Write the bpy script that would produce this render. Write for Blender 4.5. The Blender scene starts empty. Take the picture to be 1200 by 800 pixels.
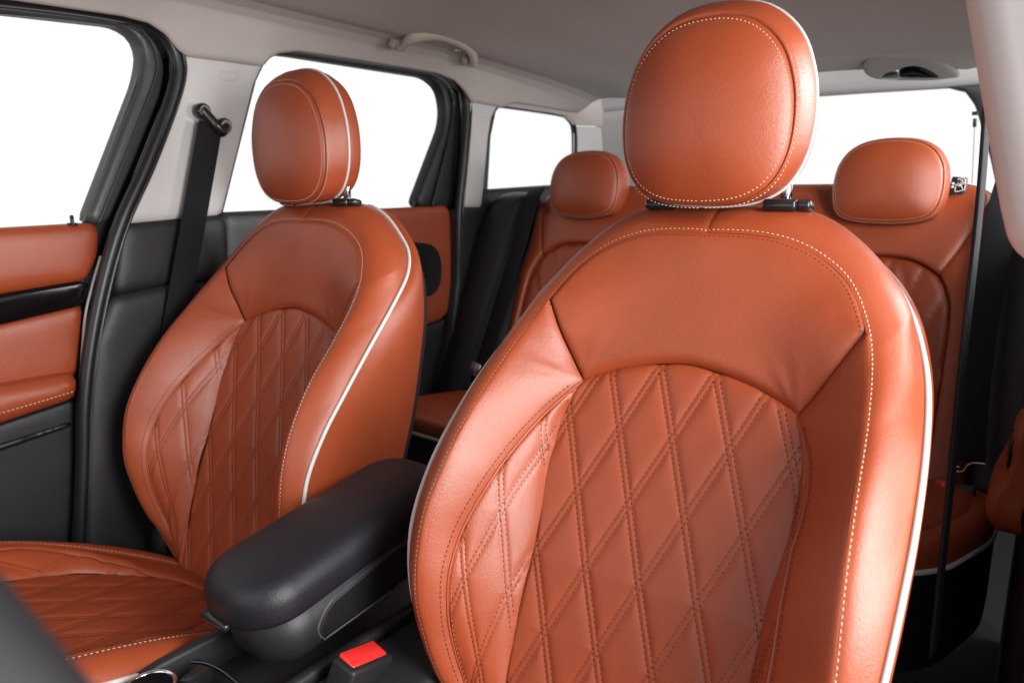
import bpy, bmesh, math
import numpy as np
from mathutils import Vector, Matrix
from mathutils.geometry import delaunay_2d_cdt

# ------------------------------------------------------------------ camera, world, lamps
sc = bpy.context.scene
COL = sc.collection
F_PX = 851.16
CAMP = np.array([0.666, 0.0, 1.15])
YAW, PITCH, ROLL = 0.62906, 0.19398, 0.00173
_fw = np.array([-math.sin(YAW)*math.cos(PITCH), math.cos(YAW)*math.cos(PITCH), -math.sin(PITCH)])
_rt = np.array([math.cos(YAW), math.sin(YAW), 0.0])
_up = np.cross(_rt, _fw)
_c, _s = math.cos(ROLL), math.sin(ROLL)
RGT, UPV, FWD = _c*_rt+_s*_up, -_s*_rt+_c*_up, _fw
cd = bpy.data.cameras.new('camera'); cam = bpy.data.objects.new('camera', cd); COL.objects.link(cam)
cam.matrix_world = Matrix(((RGT[0], UPV[0], -FWD[0], CAMP[0]), (RGT[1], UPV[1], -FWD[1], CAMP[1]),
                           (RGT[2], UPV[2], -FWD[2], CAMP[2]), (0, 0, 0, 1)))
cd.sensor_width = 36.0; cd.lens = F_PX*36.0/1200.0
cd.clip_start = 0.02; cd.clip_end = 200
cd.dof.use_dof = True; cd.dof.focus_distance = 0.86; cd.dof.aperture_fstop = 6.3
sc.camera = cam
sc.cycles.max_bounces = 8; sc.cycles.diffuse_bounces = 4; sc.cycles.glossy_bounces = 3
w = bpy.data.worlds.new('World'); sc.world = w; w.use_nodes = True
w.node_tree.nodes['Background'].inputs[0].default_value = (1, 1, 1, 1)
w.node_tree.nodes['Background'].inputs[1].default_value = 1.02
sc.view_settings.view_transform = 'Standard'; sc.view_settings.look = 'None'
sc.view_settings.exposure = 0.0; sc.view_settings.gamma = 1.0

def area(name, loc, target, size, power, col=(1, 1, 1), size_y=None):
    l = bpy.data.lights.new(name, 'AREA'); l.energy = power; l.color = col; l.size = size
    if size_y: l.shape = 'RECTANGLE'; l.size_y = size_y
    o = bpy.data.objects.new(name, l); COL.objects.link(o); o.location = loc
    o.rotation_euler = (Vector(target)-Vector(loc)).to_track_quat('-Z', 'Y').to_euler()
    return o
area('door_softbox', (1.50, 0.30, 1.38), (0.20, 0.62, 0.95), 0.55, 46, (1, .985, .97), size_y=1.1)
area('rear_window_softbox', (1.55, 1.75, 1.55), (0.50, 0.85, 1.00), 0.8, 40, (1, .985, .97))
area('windscreen_softbox', (0.15, -1.25, 1.75), (0.05, 0.8, 0.85), 1.3, 6, (1, .99, .98))

# ------------------------------------------------------------------ helpers
def ray(x, y): return RGT*(x-600)/F_PX - UPV*(y-400)/F_PX + FWD
def at(x, y, ax, val):
    d = ray(x, y); return CAMP + d*((val-CAMP[ax])/d[ax])
def atp(x, y, p0, n):
    d = ray(x, y); return CAMP + d*(np.dot(np.array(p0)-CAMP, n)/np.dot(d, n))

def spline(pts, n=120, closed=False):
    P = np.array(pts, float); k = len(P)
    if closed: Q = np.vstack([P[-1], P, P[0], P[1]])
    else: Q = np.vstack([2*P[0]-P[1], P, 2*P[-1]-P[-2]])
    segs = k if closed else k-1
    t = np.linspace(0, 1, 24, endpoint=False)[:, None]; out = []
    for i in range(segs):
        a, b, c, d = Q[i], Q[i+1], Q[i+2], Q[i+3]
        out.append(.5*((2*b)+(c-a)*t+(2*a-5*b+4*c-d)*t**2+(3*b-a-3*c+d)*t**3))
    out = np.vstack(out+[Q[segs+1][None]])
    L = np.r_[0, np.cumsum(np.linalg.norm(np.diff(out, axis=0), axis=1))]
    s = np.linspace(0, L[-1], n+1 if closed else n)
    R = np.stack([np.interp(s, L, out[:, j]) for j in range(P.shape[1])], 1)
    return R[:-1] if closed else R

def mirror(P): Q = np.array(P, float)[::-1].copy(); Q[:, 0] *= -1; return Q
def full(P): P = np.array(P, float); return np.vstack([mirror(P)[:-1], P])

class RBF:
    def __init__(s, P, V, lam=1e-7):
        P = np.array(P, float)
        q = np.round(P*2000).astype(int); _, ix = np.unique(q, axis=0, return_index=True)
        P = P[ix]; V = np.array(V, float)[ix]; s.P = P; n = len(P)
        A = np.zeros((n+3, n+3)); A[:n, :n] = s.k(P, P)+lam*np.eye(n); A[:n, n] = 1; A[:n, n+1:] = P
        A[n:, :n] = A[:n, n:].T
        s.c = np.linalg.solve(A, np.r_[V, 0, 0, 0])
    def k(s, A, B):
        r2 = ((A[:, None]-B[None])**2).sum(2)+1e-14
        return .5*r2*np.log(r2)
    def __call__(s, u, v):
        Q = np.stack([np.ravel(u), np.ravel(v)], 1); n = len(s.P); out = np.empty(len(Q))
        for i in range(0, len(Q), 8000):
            q = Q[i:i+8000]; out[i:i+8000] = s.k(q, s.P)@s.c[:n]+s.c[n]+q@s.c[n+1:]
        return out.reshape(np.shape(u))

def inside(Q, poly):
    r = np.zeros(len(Q), bool); a = poly; b = np.roll(poly, -1, 0)
    for (x1, y1), (x2, y2) in zip(a, b):
        if y1 == y2: continue
        m = (Q[:, 1] > min(y1, y2)) & (Q[:, 1] <= max(y1, y2))
        r ^= m & (Q[:, 0] < (x2-x1)*(Q[:, 1]-y1)/(y2-y1)+x1)
    return r
def near(Q, poly, closed=True):
    a = poly; b = np.roll(poly, -1, 0)
    if not closed: a, b = a[:-1], b[:-1]
    d = b-a; L = (d*d).sum(1)+1e-16; D = np.empty(len(Q)); C = np.empty((len(Q), 2))
    for i in range(0, len(Q), 4000):
        q = Q[i:i+4000]
        t = np.clip(((q[:, None]-a)*d).sum(2)/L, 0, 1)
        c = a+t[..., None]*d; dd = ((q[:, None]-c)**2).sum(2); j = dd.argmin(1); k = np.arange(len(q))
        D[i:i+4000] = np.sqrt(dd[k, j]); C[i:i+4000] = c[k, j]
    return D, C

def link(name, me, mat, parent=None, label=None):
    o = bpy.data.objects.new(name, me); COL.objects.link(o)
    if mat is not None and not me.materials: me.materials.append(MATS[mat])
    if parent is not None: o.parent = parent
    if label: o['label'] = label
    return o
ORG = [np.zeros(3)]          # the base point of the thing being built
def mesh(name, V, Fc, mat, parent=None, smooth=True, label=None):
    V = np.asarray(V, float)-ORG[0]
    me = bpy.data.meshes.new(name); me.from_pydata(V.tolist(), [], [tuple(int(i) for i in f) for f in Fc]); me.update()
    if smooth: me.polygons.foreach_set('use_smooth', [True]*len(me.polygons))
    return link(name, me, mat, parent, label)
def thing(name, label, cat, loc=(0, 0, 0), group=None):
    o = bpy.data.objects.new(name, None); COL.objects.link(o); o.location = tuple(float(i) for i in loc)
    o.empty_display_size = .05
    o['label'] = label; o['category'] = cat
    if group: o['group'] = group
    ORG[0] = np.array(loc, float); return o
def tag(o, label, cat, group=None):
    o['label'] = label; o['category'] = cat
    if group: o['group'] = group
    return o
def free(): ORG[0] = np.zeros(3)

def panel(name, outline, H, M, mat, parent=None, h=.004, edge=(.004, .004), skirt=0.0, label=None):
    """a soft trim panel: mesh conforming to an outline, its edge rolled down into the seam"""
    P = np.array(outline, float)
    P = P[np.r_[True, np.linalg.norm(np.diff(P, axis=0), axis=1) > 1e-5]]
    L = np.r_[0, np.cumsum(np.linalg.norm(np.diff(np.vstack([P, P[:1]]), axis=0), axis=1))]; PC = np.vstack([P, P[:1]])
    nb = max(24, int(L[-1]/(h*1.15))); q = np.linspace(0, L[-1], nb, endpoint=False)
    Bd = np.stack([np.interp(q, L, PC[:, j]) for j in (0, 1)], 1)
    area2 = (Bd[:, 0]*np.roll(Bd[:, 1], -1)-Bd[:, 1]*np.roll(Bd[:, 0], -1)).sum()
    if area2 < 0: Bd = Bd[::-1]
    t = np.roll(Bd, -1, 0)-np.roll(Bd, 1, 0); t /= np.linalg.norm(t, axis=1)[:, None]+1e-12; n = np.stack([-t[:, 1], t[:, 0]], 1)
    pts = [Bd]; e = edge[1]; last = 0
    for d in (.25*e, .8*e, 1.7*e):
        Q = Bd+n*d; D, _ = near(Q, Bd); ok = inside(Q, Bd) & (D > .93*d); pts.append(Q[ok]); last = d
    x0, y0 = Bd.min(0); x1, y1 = Bd.max(0)
    gx, gy = np.meshgrid(np.arange(x0, x1, h), np.arange(y0, y1, h)); Q = np.stack([gx.ravel(), gy.ravel()], 1)
    Q = Q[inside(Q, Bd)]; D, _ = near(Q, Bd); pts.append(Q[D > last+.5*h])
    A = np.vstack(pts)
    vo, _, Fo, ov, _, _ = delaunay_2d_cdt([Vector(p) for p in A], [], [list(range(nb))], 1, 1e-7)
    U = np.array([v[:] for v in vo]); D, _ = near(U, Bd); isb = D < 1e-6
    W = H(U[:, 0], U[:, 1])-edge[0]*np.exp(-D/edge[1])
    V = M(U[:, 0], U[:, 1], W); F = np.array([list(f) for f in Fo])
    nrm = np.cross(V[F[:, 1]]-V[F[:, 0]], V[F[:, 2]]-V[F[:, 0]]).sum(0)
    up = (M(U[:, 0], U[:, 1], W+.001)-V).sum(0)
    if nrm@up < 0: F = F[:, ::-1]
    F = F.tolist()
    if skirt:
        cnt = set()
        for f in F:
            for a, b in zip(f, f[1:]+f[:1]): cnt.add((a, b))
        be = [(a, b) for (a, b) in cnt if (b, a) not in cnt]
        bv = sorted({i for e_ in be for i in e_}); off = {b: len(V)+k for k, b in enumerate(bv)}
        V = np.vstack([V, M(U[bv, 0], U[bv, 1], W[bv]-skirt)])
        F += [[b, a, off[a], off[b]] for a, b in be]
    return mesh(name, V, F, mat, parent, label=label)

def sweep(name, path, sec, ref, mat, parent=None, closed=False, caps=True, smooth=True, label=None, build=True):
    """section [(a,b)] along a path; a runs along ref, b across"""
    P = np.array(path, float); n = len(P)
    T = (np.roll(P, -1, 0)-np.roll(P, 1, 0)) if closed else np.gradient(P, axis=0)
    T /= np.linalg.norm(T, axis=1)[:, None]+1e-12
    R = np.tile(np.array(ref, float), (n, 1)) if np.ndim(ref) == 1 else np.array(ref, float)
    A = R-(R*T).sum(1)[:, None]*T; A /= np.linalg.norm(A, axis=1)[:, None]+1e-12
    B = np.cross(T, A); sec = np.array(sec, float); m = len(sec)
    V = (P[:, None]+A[:, None]*sec[None, :, :1]+B[:, None]*sec[None, :, 1:]).reshape(-1, 3)
    F = []
    for i in range(n if closed else n-1):
        k = (i+1) % n
        for j in range(m):
            l = (j+1) % m; F.append([i*m+j, k*m+j, k*m+l, i*m+l])
    if caps and not closed: F += [list(range(m)), list(range((n-1)*m, n*m))[::-1]]
    if not build: return V, F
    return mesh(name, V, F, mat, parent, smooth, label)
def ell(a, b, n=12): return [(a*math.cos(2*math.pi*i/n), b*math.sin(2*math.pi*i/n)) for i in range(n)]
def rrect(a, b, r, n=4):
    o = []
    for cx, cy, s in ((a-r, b-r, 0), (-a+r, b-r, 1), (-a+r, -b+r, 2), (a-r, -b+r, 3)):
        for i in range(n+1):
            t = math.pi/2*(s+i/n); o.append((cx+r*math.cos(t), cy+r*math.sin(t)))
    return o
def tube(name, path, r, mat, parent=None, closed=False, n=10, ref=(.31, .2, .93), label=None):
    return sweep(name, path, ell(r, r, n), ref, mat, parent, closed, label=label)

def loft(name, C0, C1, out, mat, parent=None, nseg=10, bulge=.01, drop0=0, drop1=0, startdrop=0, label=None, cen=None):
    """strip between two matching curves, bulged away from point/curve cen"""
    A = np.array(C0, float); B = np.array(C1, float); n = len(A)
    T = np.gradient(.5*(A+B), axis=0); ch = B-A
    N = np.cross(T, ch); N /= np.linalg.norm(N, axis=1)[:, None]+1e-12
    c = np.array(cen) if cen is not None else .5*(A.mean(0)+B.mean(0))
    N *= np.where(((.5*(A+B)-c)*N).sum(1) < 0, -1, 1)[:, None]
    bl = np.broadcast_to(bulge, (n,))
    rows = []
    L = np.r_[0, np.cumsum(np.linalg.norm(np.diff(A, axis=0), axis=1))]
    for j in range(nseg+1):
        s = j/nseg
        p = A+ch*s+N*(bl*4*s*(1-s))[:, None]
        p -= N*(drop0*np.exp(-s/.06)+drop1*np.exp(-(1-s)/.06)+startdrop*np.exp(-L/.003))[:, None]
        rows.append(p)
    V = np.stack(rows, 1).reshape(-1, 3); m = nseg+1
    F = [[i*m+j, (i+1)*m+j, (i+1)*m+j+1, i*m+j+1] for i in range(n-1) for j in range(nseg)]
    v0 = V[F[len(F)//2][0]]; v1 = V[F[len(F)//2][1]]; v3 = V[F[len(F)//2][3]]
    if np.dot(np.cross(v1-v0, v3-v0), N[n//2]) < 0: F = [f[::-1] for f in F]
    o = mesh(name, V, F, mat, parent, label=label)
    return o, np.stack(rows, 1), N

class Stitch:
    """thread: short raised dashes along polylines"""
    def __init__(s): s.V = []; s.F = []
    def row(s, P, N, length=.0040, gap=.0017, wd=.00055, ht=.0006, lift=.0002):
        P = np.array(P, float); N = np.array(N, float)
        if len(P) < 2: return
        L = np.r_[0, np.cumsum(np.linalg.norm(np.diff(P, axis=0), axis=1))]
        k = int(L[-1]/(length+gap))
        if k < 1: return
        s0 = np.arange(k)*(length+gap)
        def ev(A, q): return np.stack([np.interp(q, L, A[:, j]) for j in range(3)], 1)
        a, b, m = ev(P, s0), ev(P, s0+length), ev(P, s0+length/2)
        n = ev(N, s0+length/2); n /= np.linalg.norm(n, axis=1)[:, None]+1e-12
        t = b-a; t /= np.linalg.norm(t, axis=1)[:, None]+1e-12; c = np.cross(t, n)
        up = n*lift
        q1, q2 = a+(b-a)*.22, a+(b-a)*.78
        ring = [a+up-n*.0004, q1+up+c*wd, q1+up+n*ht, q1+up-c*wd, q2+up+c*wd, q2+up+n*ht, q2+up-c*wd, b+up-n*.0004]
        V = np.stack(ring, 1); base = sum(len(x) for x in s.V)
        s.V.append(V.reshape(-1, 3))
        T = [(0, 1, 2), (0, 2, 3), (1, 4, 5, 2), (2, 5, 6, 3), (4, 7, 5), (5, 7, 6)]
        for i in range(k):
            o = base+i*8; s.F += [tuple(o+x for x in f) for f in T]
    def surf(s, uv, H, M, **kw):
        uv = np.array(uv, float)
        if len(uv) < 2: return
        e = .0008; u, v = uv[:, 0], uv[:, 1]; p = M(u, v, H(u, v))
        pu = M(u+e, v, H(u+e, v))-p; pv = M(u, v+e, H(u, v+e))-p; n = np.cross(pu, pv)
        n *= np.sign((n*(M(u, v, H(u, v)+.001)-p)).sum(1))[:, None]
        s.row(p, n/(np.linalg.norm(n, axis=1)[:, None]+1e-15), **kw)
    def make(s, name, mat, parent, label=None):
        if not s.V: return None
        o = mesh(name, np.vstack(s.V), s.F, mat, parent, label=label); o['kind'] = 'stuff'; return o

def bbox(name, size, M, mat, parent=None, bev=.004, seg=3, fn=None, label=None, sub=0):
    bm = bmesh.new(); bmesh.ops.create_cube(bm, size=1)
    bmesh.ops.scale(bm, vec=size, verts=bm.verts)
    if sub: bmesh.ops.subdivide_edges(bm, edges=bm.edges[:], cuts=sub, use_grid_fill=True)
    else:
        if bev: bmesh.ops.bevel(bm, geom=bm.edges[:], offset=bev, segments=seg, profile=.5, affect='EDGES')
    V = np.array([v.co[:] for v in bm.verts]); F = [[v.index for v in f.verts] for f in bm.faces]
    bm.free()
    if fn is not None: V = fn(V)
    Mx = np.array(M); V = V@Mx[:3, :3].T+Mx[:3, 3]
    return mesh(name, V, F, mat, parent, label=label)
def xf(loc, rx=0, ry=0, rz=0):
    return Matrix.Translation(Vector([float(i) for i in loc]))@Matrix.Rotation(rz, 4, 'Z')@Matrix.Rotation(ry, 4, 'Y')@Matrix.Rotation(rx, 4, 'X')
def cyl(name, p0, p1, r, mat, parent=None, n=20, bev=.0, label=None):
    p0, p1 = np.array(p0, float), np.array(p1, float); d = (p1-p0)/np.linalg.norm(p1-p0)
    ref = np.array([1, 0, 0]) if abs(d[0]) < .8 else np.array([0, 1, 0])
    st = [(0, r-bev), (bev, r), (np.linalg.norm(p1-p0)-bev, r), (np.linalg.norm(p1-p0), r-bev)] if bev else [(0, r), (np.linalg.norm(p1-p0), r)]
    A = ref-ref@d*d; A /= np.linalg.norm(A); B = np.cross(d, A); V = []; F = []
    for h, q in st:
        for i in range(n):
            t = 2*math.pi*i/n; V.append(p0+d*h+q*(A*math.cos(t)+B*math.sin(t)))
    for k in range(len(st)-1):
        for i in range(n): j = (i+1) % n; F.append([k*n+i, k*n+j, (k+1)*n+j, (k+1)*n+i])
    F += [list(range(n))[::-1], list(range((len(st)-1)*n, len(st)*n))]
    o = mesh(name, V, F, mat, parent, label=label, smooth=True)
    o.data.polygons[-1].use_smooth = False; o.data.polygons[-2].use_smooth = False
    return o

# ------------------------------------------------------------------ materials
MATS = {}
def mat(name, col, rough=.5, metal=0, spec=.5, bump=None, var=0, vscale=8, coat=0, sheen=0):
    m = bpy.data.materials.new(name); m.use_nodes = True; nt = m.node_tree; b = nt.nodes['Principled BSDF']
    b.inputs['Base Color'].default_value = (*col, 1); b.inputs['Roughness'].default_value = rough
    b.inputs['Metallic'].default_value = metal; b.inputs['Specular IOR Level'].default_value = spec
    b.inputs['Coat Weight'].default_value = coat; b.inputs['Sheen Weight'].default_value = sheen
    tc = nt.nodes.new('ShaderNodeTexCoord')
    if var:
        n = nt.nodes.new('ShaderNodeTexNoise'); n.inputs['Scale'].default_value = vscale; n.inputs['Detail'].default_value = 5
        nt.links.new(tc.outputs['Object'], n.inputs['Vector'])
        r = nt.nodes.new('ShaderNodeMapRange'); r.inputs['To Min'].default_value = 1-var; r.inputs['To Max'].default_value = 1+var
        nt.links.new(n.outputs['Fac'], r.inputs['Value'])
        mx = nt.nodes.new('ShaderNodeVectorMath'); mx.operation = 'SCALE'; mx.inputs[0].default_value = col
        nt.links.new(r.outputs[0], mx.inputs['Scale']); nt.links.new(mx.outputs[0], b.inputs['Base Color'])
        rr = nt.nodes.new('ShaderNodeMapRange'); rr.inputs['To Min'].default_value = rough-.06; rr.inputs['To Max'].default_value = rough+.06
        nt.links.new(n.outputs['Fac'], rr.inputs['Value']); nt.links.new(rr.outputs[0], b.inputs['Roughness'])
    if bump:
        kind, scale, dist, st = bump; h = None
        if kind == 'grain':
            v = nt.nodes.new('ShaderNodeTexVoronoi'); v.feature = 'F1'; v.inputs['Scale'].default_value = scale
            dn = nt.nodes.new('ShaderNodeTexNoise'); dn.inputs['Scale'].default_value = scale*.25; dn.inputs['Detail'].default_value = 4
            nt.links.new(tc.outputs['Object'], v.inputs['Vector']); nt.links.new(tc.outputs['Object'], dn.inputs['Vector'])
            ad = nt.nodes.new('ShaderNodeMath'); ad.operation = 'ADD'
            nt.links.new(v.outputs['Distance'], ad.inputs[0]); nt.links.new(dn.outputs['Fac'], ad.inputs[1]); h = ad.outputs[0]
        elif kind == 'weave':
            wv = nt.nodes.new('ShaderNodeTexWave'); wv.inputs['Scale'].default_value = scale; wv.inputs['Distortion'].default_value = .4
            wv.bands_direction = 'DIAGONAL'
            nt.links.new(tc.outputs['Object'], wv.inputs['Vector']); h = wv.outputs['Fac']
        else:
            dn = nt.nodes.new('ShaderNodeTexNoise'); dn.inputs['Scale'].default_value = scale; dn.inputs['Detail'].default_value = 6
            nt.links.new(tc.outputs['Object'], dn.inputs['Vector']); h = dn.outputs['Fac']
        bp = nt.nodes.new('ShaderNodeBump'); bp.inputs['Distance'].default_value = dist; bp.inputs['Strength'].default_value = st
        nt.links.new(h, bp.inputs['Height']); nt.links.new(bp.outputs[0], b.inputs['Normal'])
        if kind == 'grain':   # slow unevenness of the stretched hide
            un = nt.nodes.new('ShaderNodeTexNoise'); un.inputs['Scale'].default_value = 55; un.inputs['Detail'].default_value = 3
            nt.links.new(tc.outputs['Object'], un.inputs['Vector'])
            b2 = nt.nodes.new('ShaderNodeBump'); b2.inputs['Distance'].default_value = .0016; b2.inputs['Strength'].default_value = .18
            nt.links.new(un.outputs['Fac'], b2.inputs['Height']); nt.links.new(b2.outputs[0], bp.inputs['Normal'])
    MATS[name] = m; return m
ORANGE = (.30, .054, .0165)
mat('leather', ORANGE, .40, spec=.62, bump=('grain', 950, .00034, .50), var=.13, vscale=11)
mat('black_leather', (.011, .011, .0155), .44, spec=.4, bump=('grain', 700, .0004, .5), var=.05)
mat('black_plastic', (.011, .011, .013), .5, bump=('noise', 1500, .0003, .4), var=.06)
mat('trim_dark', (.013, .013, .016), .5, bump=('grain', 900, .0003, .35), var=.06)
mat('gloss_black', (.003, .003, .004), .14, spec=.3)
mat('rubber', (.008, .008, .009), .38)
mat('frame_grey', (.05, .048, .05), .42)
mat('headliner', (.46, .415, .395), .95, bump=('noise', 900, .0006, .5), var=.04, vscale=30, spec=.1)
mat('pale_trim', (.56, .55, .545), .6, bump=('noise', 1200, .0003, .3), var=.02)
mat('handle_trim', (.42, .37, .31), .55, bump=('noise', 1200, .0003, .3))
mat('piping', (.56, .54, .51), .5)
mat('thread_cream', (.60, .42, .31), .8, spec=.2)
mat('thread_dark', (.085, .020, .010), .7)
mat('thread_rust', (.40, .13, .06), .7)
mat('chrome', (.75, .75, .77), .12, metal=1)
mat('steel', (.55, .55, .56), .3, metal=1)
mat('webbing', (.008, .008, .010), .8, bump=('weave', 260, .0006, .5), spec=.25)
mat('red_plastic', (.72, .028, .025), .28, coat=.3)
mat('carpet', (.012, .012, .013), 1.0, spec=.03, bump=('noise', 700, .002, 1))
mat('seal_sheen', (.02, .02, .022), .25)
mat('pale_grey', (.42, .41, .41), .6, bump=('noise', 1200, .0003, .3))
mat('plate_grey', (.30, .28, .27), .5)
mat('steel_dark', (.10, .10, .105), .3, metal=1)
mat('wheel_leather', (.007, .007, .009), .6, spec=.25)
mat('studio_grey', (.35, .35, .35), .6)
mat('white_print', (.7, .7, .7), .6)
def glass():
    m = bpy.data.materials.new('window_glass'); m.use_nodes = True; nt = m.node_tree; nt.nodes.clear()
    o = nt.nodes.new('ShaderNodeOutputMaterial'); t = nt.nodes.new('ShaderNodeBsdfTransparent'); g = nt.nodes.new('ShaderNodeBsdfGlossy')
    g.inputs['Roughness'].default_value = .02; f = nt.nodes.new('ShaderNodeFresnel'); f.inputs['IOR'].default_value = 1.08
    t.inputs[0].default_value = (1, 1, 1, 1)
    mx = nt.nodes.new('ShaderNodeMixShader'); nt.links.new(f.outputs[0], mx.inputs[0]); nt.links.new(t.outputs[0], mx.inputs[1]); nt.links.new(g.outputs[0], mx.inputs[2])
    nt.links.new(mx.outputs[0], o.inputs[0]); MATS['window_glass'] = m
glass()

# ------------------------------------------------------------------ floor and roof lining
free()
fl = mesh('floor', [(-.8, -.6, .22), (.8, -.6, .22), (.8, 2.6, .22), (-.8, 2.6, .22)], [(0, 1, 2, 3)], 'carpet'); fl['kind'] = 'structure'
_e = np.array([at(x, y, 0, -.665)[1:] for x, y in [(-260, -30), (-190, -22), (0, -5), (140, 15), (172, 24), (194, 40), (207, 58), (216, 65), (255, 70), (303, 76.5), (309, 68), (322, 60), (345, 57), (420, 68), (510, 83), (530, 92), (543, 106), (550, 119), (586, 125), (591, 121), (600, 119), (660, 127), (700, 130)]])
gd = mesh('light_block_floor', [(-5, -4, -.35), (5, -4, -.35), (5, 6, -.35), (-5, 6, -.35)], [(0, 1, 2, 3)], 'studio_grey'); gd['kind'] = 'structure'  # ground added outside the car to block world light from below
def ceil_z(X, Y):
    a = np.abs(X); X = np.asarray(X)
    prof = np.interp(a, [0, .2, .4, .52, .58, .61, .635, .652, .665], [1.565, 1.56, 1.545, 1.527, 1.512, 1.496, 1.474, 1.454, 1.437])
    drop = np.interp(Y, [-.3, .2, 1.5, 1.9, 2.1, 2.25], [-.03, 0, 0, -.015, -.035, -.07])
    k = np.clip((.665-a)/.2, 0, 1)
    z = prof+drop*k
    ez = np.where(X < 0, np.interp(Y, _e[:, 0], _e[:, 1]), 1.445)
    sm = np.where(X < 0, np.interp(Y, [-.3, .4, 1.0, 1.45, 1.9, 2.3], [1.45, 1.465, 1.47, 1.48, 1.455, 1.42]), 1.445)
    return z+(sm-1.437)*np.clip(1-(.665-a)/.12, 0, 1)+(ez-sm)*np.clip(1-(.665-a)/.035, 0, 1)**1.5
xs = np.r_[np.linspace(-.665, -.56, 30), np.linspace(-.54, .54, 28), np.linspace(.56, .665, 22)]; ys = np.linspace(-.3, 2.2, 420)
gx, gy = np.meshgrid(xs, ys); V = np.stack([gx, gy, ceil_z(gx, gy)], 2).reshape(-1, 3); nx = len(xs)
ce = mesh('ceiling', V, [[j*nx+i, (j+1)*nx+i, (j+1)*nx+i+1, j*nx+i+1] for j in range(len(ys)-1) for i in range(nx-1)], 'headliner')
ce['kind'] = 'structure'
ce.modifiers.new('thick', 'SOLIDIFY').thickness = -.012

# ------------------------------------------------------------------ front seat
TH = math.radians(22); DV = np.array([math.sin(TH), math.cos(TH)]); DW = np.array([-math.cos(TH), math.sin(TH)]); O2 = np.array([.56, .55])
SX = .36
def S(u, v, w_):
    u, v, w_ = np.broadcast_arrays(np.asarray(u, float), v, w_)
    return np.stack([SX+u, O2[0]+v*DV[0]+w_*DW[0], O2[1]+v*DV[1]+w_*DW[1]], -1)
SEAM = [(0, .611, .002), (.045, .611, .001), (.084, .606, -.001), (.122, .591, -.003), (.156, .563, -.002), (.180, .518, .009), (.192, .474, .026), (.200, .417, .053), (.206, .348, .086), (.211, .28, .105), (.215, .22, .108), (.214, .15, .092), (.206, .105, .070), (.193, .06, .042), (.178, .025, .012), (.155, -.02, -.02)]
PIPE = [(0, .662, -.082), (.045, .660, -.080), (.085, .656, -.072), (.119, .641, -.076), (.153, .613, -.080), (.184, .582, -.078), (.209, .540, -.060), (.231, .480, -.019), (.242, .416, .018), (.247, .343, .052), (.247, .28, .075), (.244, .215, .084), (.238, .15, .068), (.224, .095, .040), (.206, .045, .008), (.18, -.02, -.03)]
BACK = [(0, .648, -.115), (.045, .647, -.115), (.08, .642, -.112), (.118, .632, -.108), (.15, .61, -.106), (.18, .58, -.105), (.203, .54, -.106), (.215, .482, -.113), (.219, .416, -.119), (.220, .343, -.125), (.220, .28, -.126), (.218, .215, -.124), (.213, .15, -.12), (.205, .095, -.115), (.195, .045, -.11), (.18, -.02, -.11)]
CENT = [(0, .462), (.032, .4585), (.064, .451), (.093, .441), (.125, .424), (.137, .399), (.145, .375), (.148, .325), (.145, .283), (.141, .24), (.139, .174), (.138, .1), (.13, -.03)]
INS = [(.125, .424, -.018), (.151, .377, .005), (.166, .332, .030), (.174, .294, .049), (.183, .252, .063), (.189, .216, .069), (.190, .174, .070), (.187, .132, .060), (.181, .093, .040), (.170, .055, .018), (.15, .01, .0), (.133, -.02, -.01)]
INN = [(.125, .424, -.018), (.131, .399, -.019), (.137, .375, -.015), (.139, .325, -.008), (.136, .283, -.003), (.132, .24, .001), (.130, .174, .007), (.129, .1, .006), (.122, -.03, .0)]
def spl2(c, n):  # several curves splined with the same parameter spacing
    c = np.array(c, float); k = len(c); t = np.linspace(0, k-1, n); i = np.minimum(t.astype(int), k-2); f = (t-i)[:, None]
    Q = np.vstack([2*c[0]-c[1], c, 2*c[-1]-c[-2]]); Q[0] = c[1]*np.array([-1, 1, 1]) if c[0, 0] == 0 else Q[0]
    a, b, d, e = Q[i], Q[i+1], Q[i+2], Q[i+3]
    return .5*((2*b)+(d-a)*f+(2*a-5*b+4*d-e)*f**2+(3*b-a-3*d+e)*f**3)
NB = 300
SM, PI_, BK = spl2(SEAM, NB), spl2(PIPE, NB), spl2(BACK, NB)
insd, innd = spline(INS, 100), spline(INN, 80)
cen2 = spline([(-CENT[1][0], CENT[1][1])]+CENT, 140); cen2 = cen2[cen2[:, 0] >= 0]; cen2 = np.vstack([[0, .462], cen2])
iP2 = int(np.argmin(((SM[:, :2]-[.181, .516])**2).sum(1))); iP3 = int(np.argmin(((cen2-[.125, .424])**2).sum(1)))
P2, P3 = SM[iP2], np.array([.125, .424, -.018])
shl = spline([P2, (.160, .478, .004), (.139, .444, -.011), P3], 24)
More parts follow.
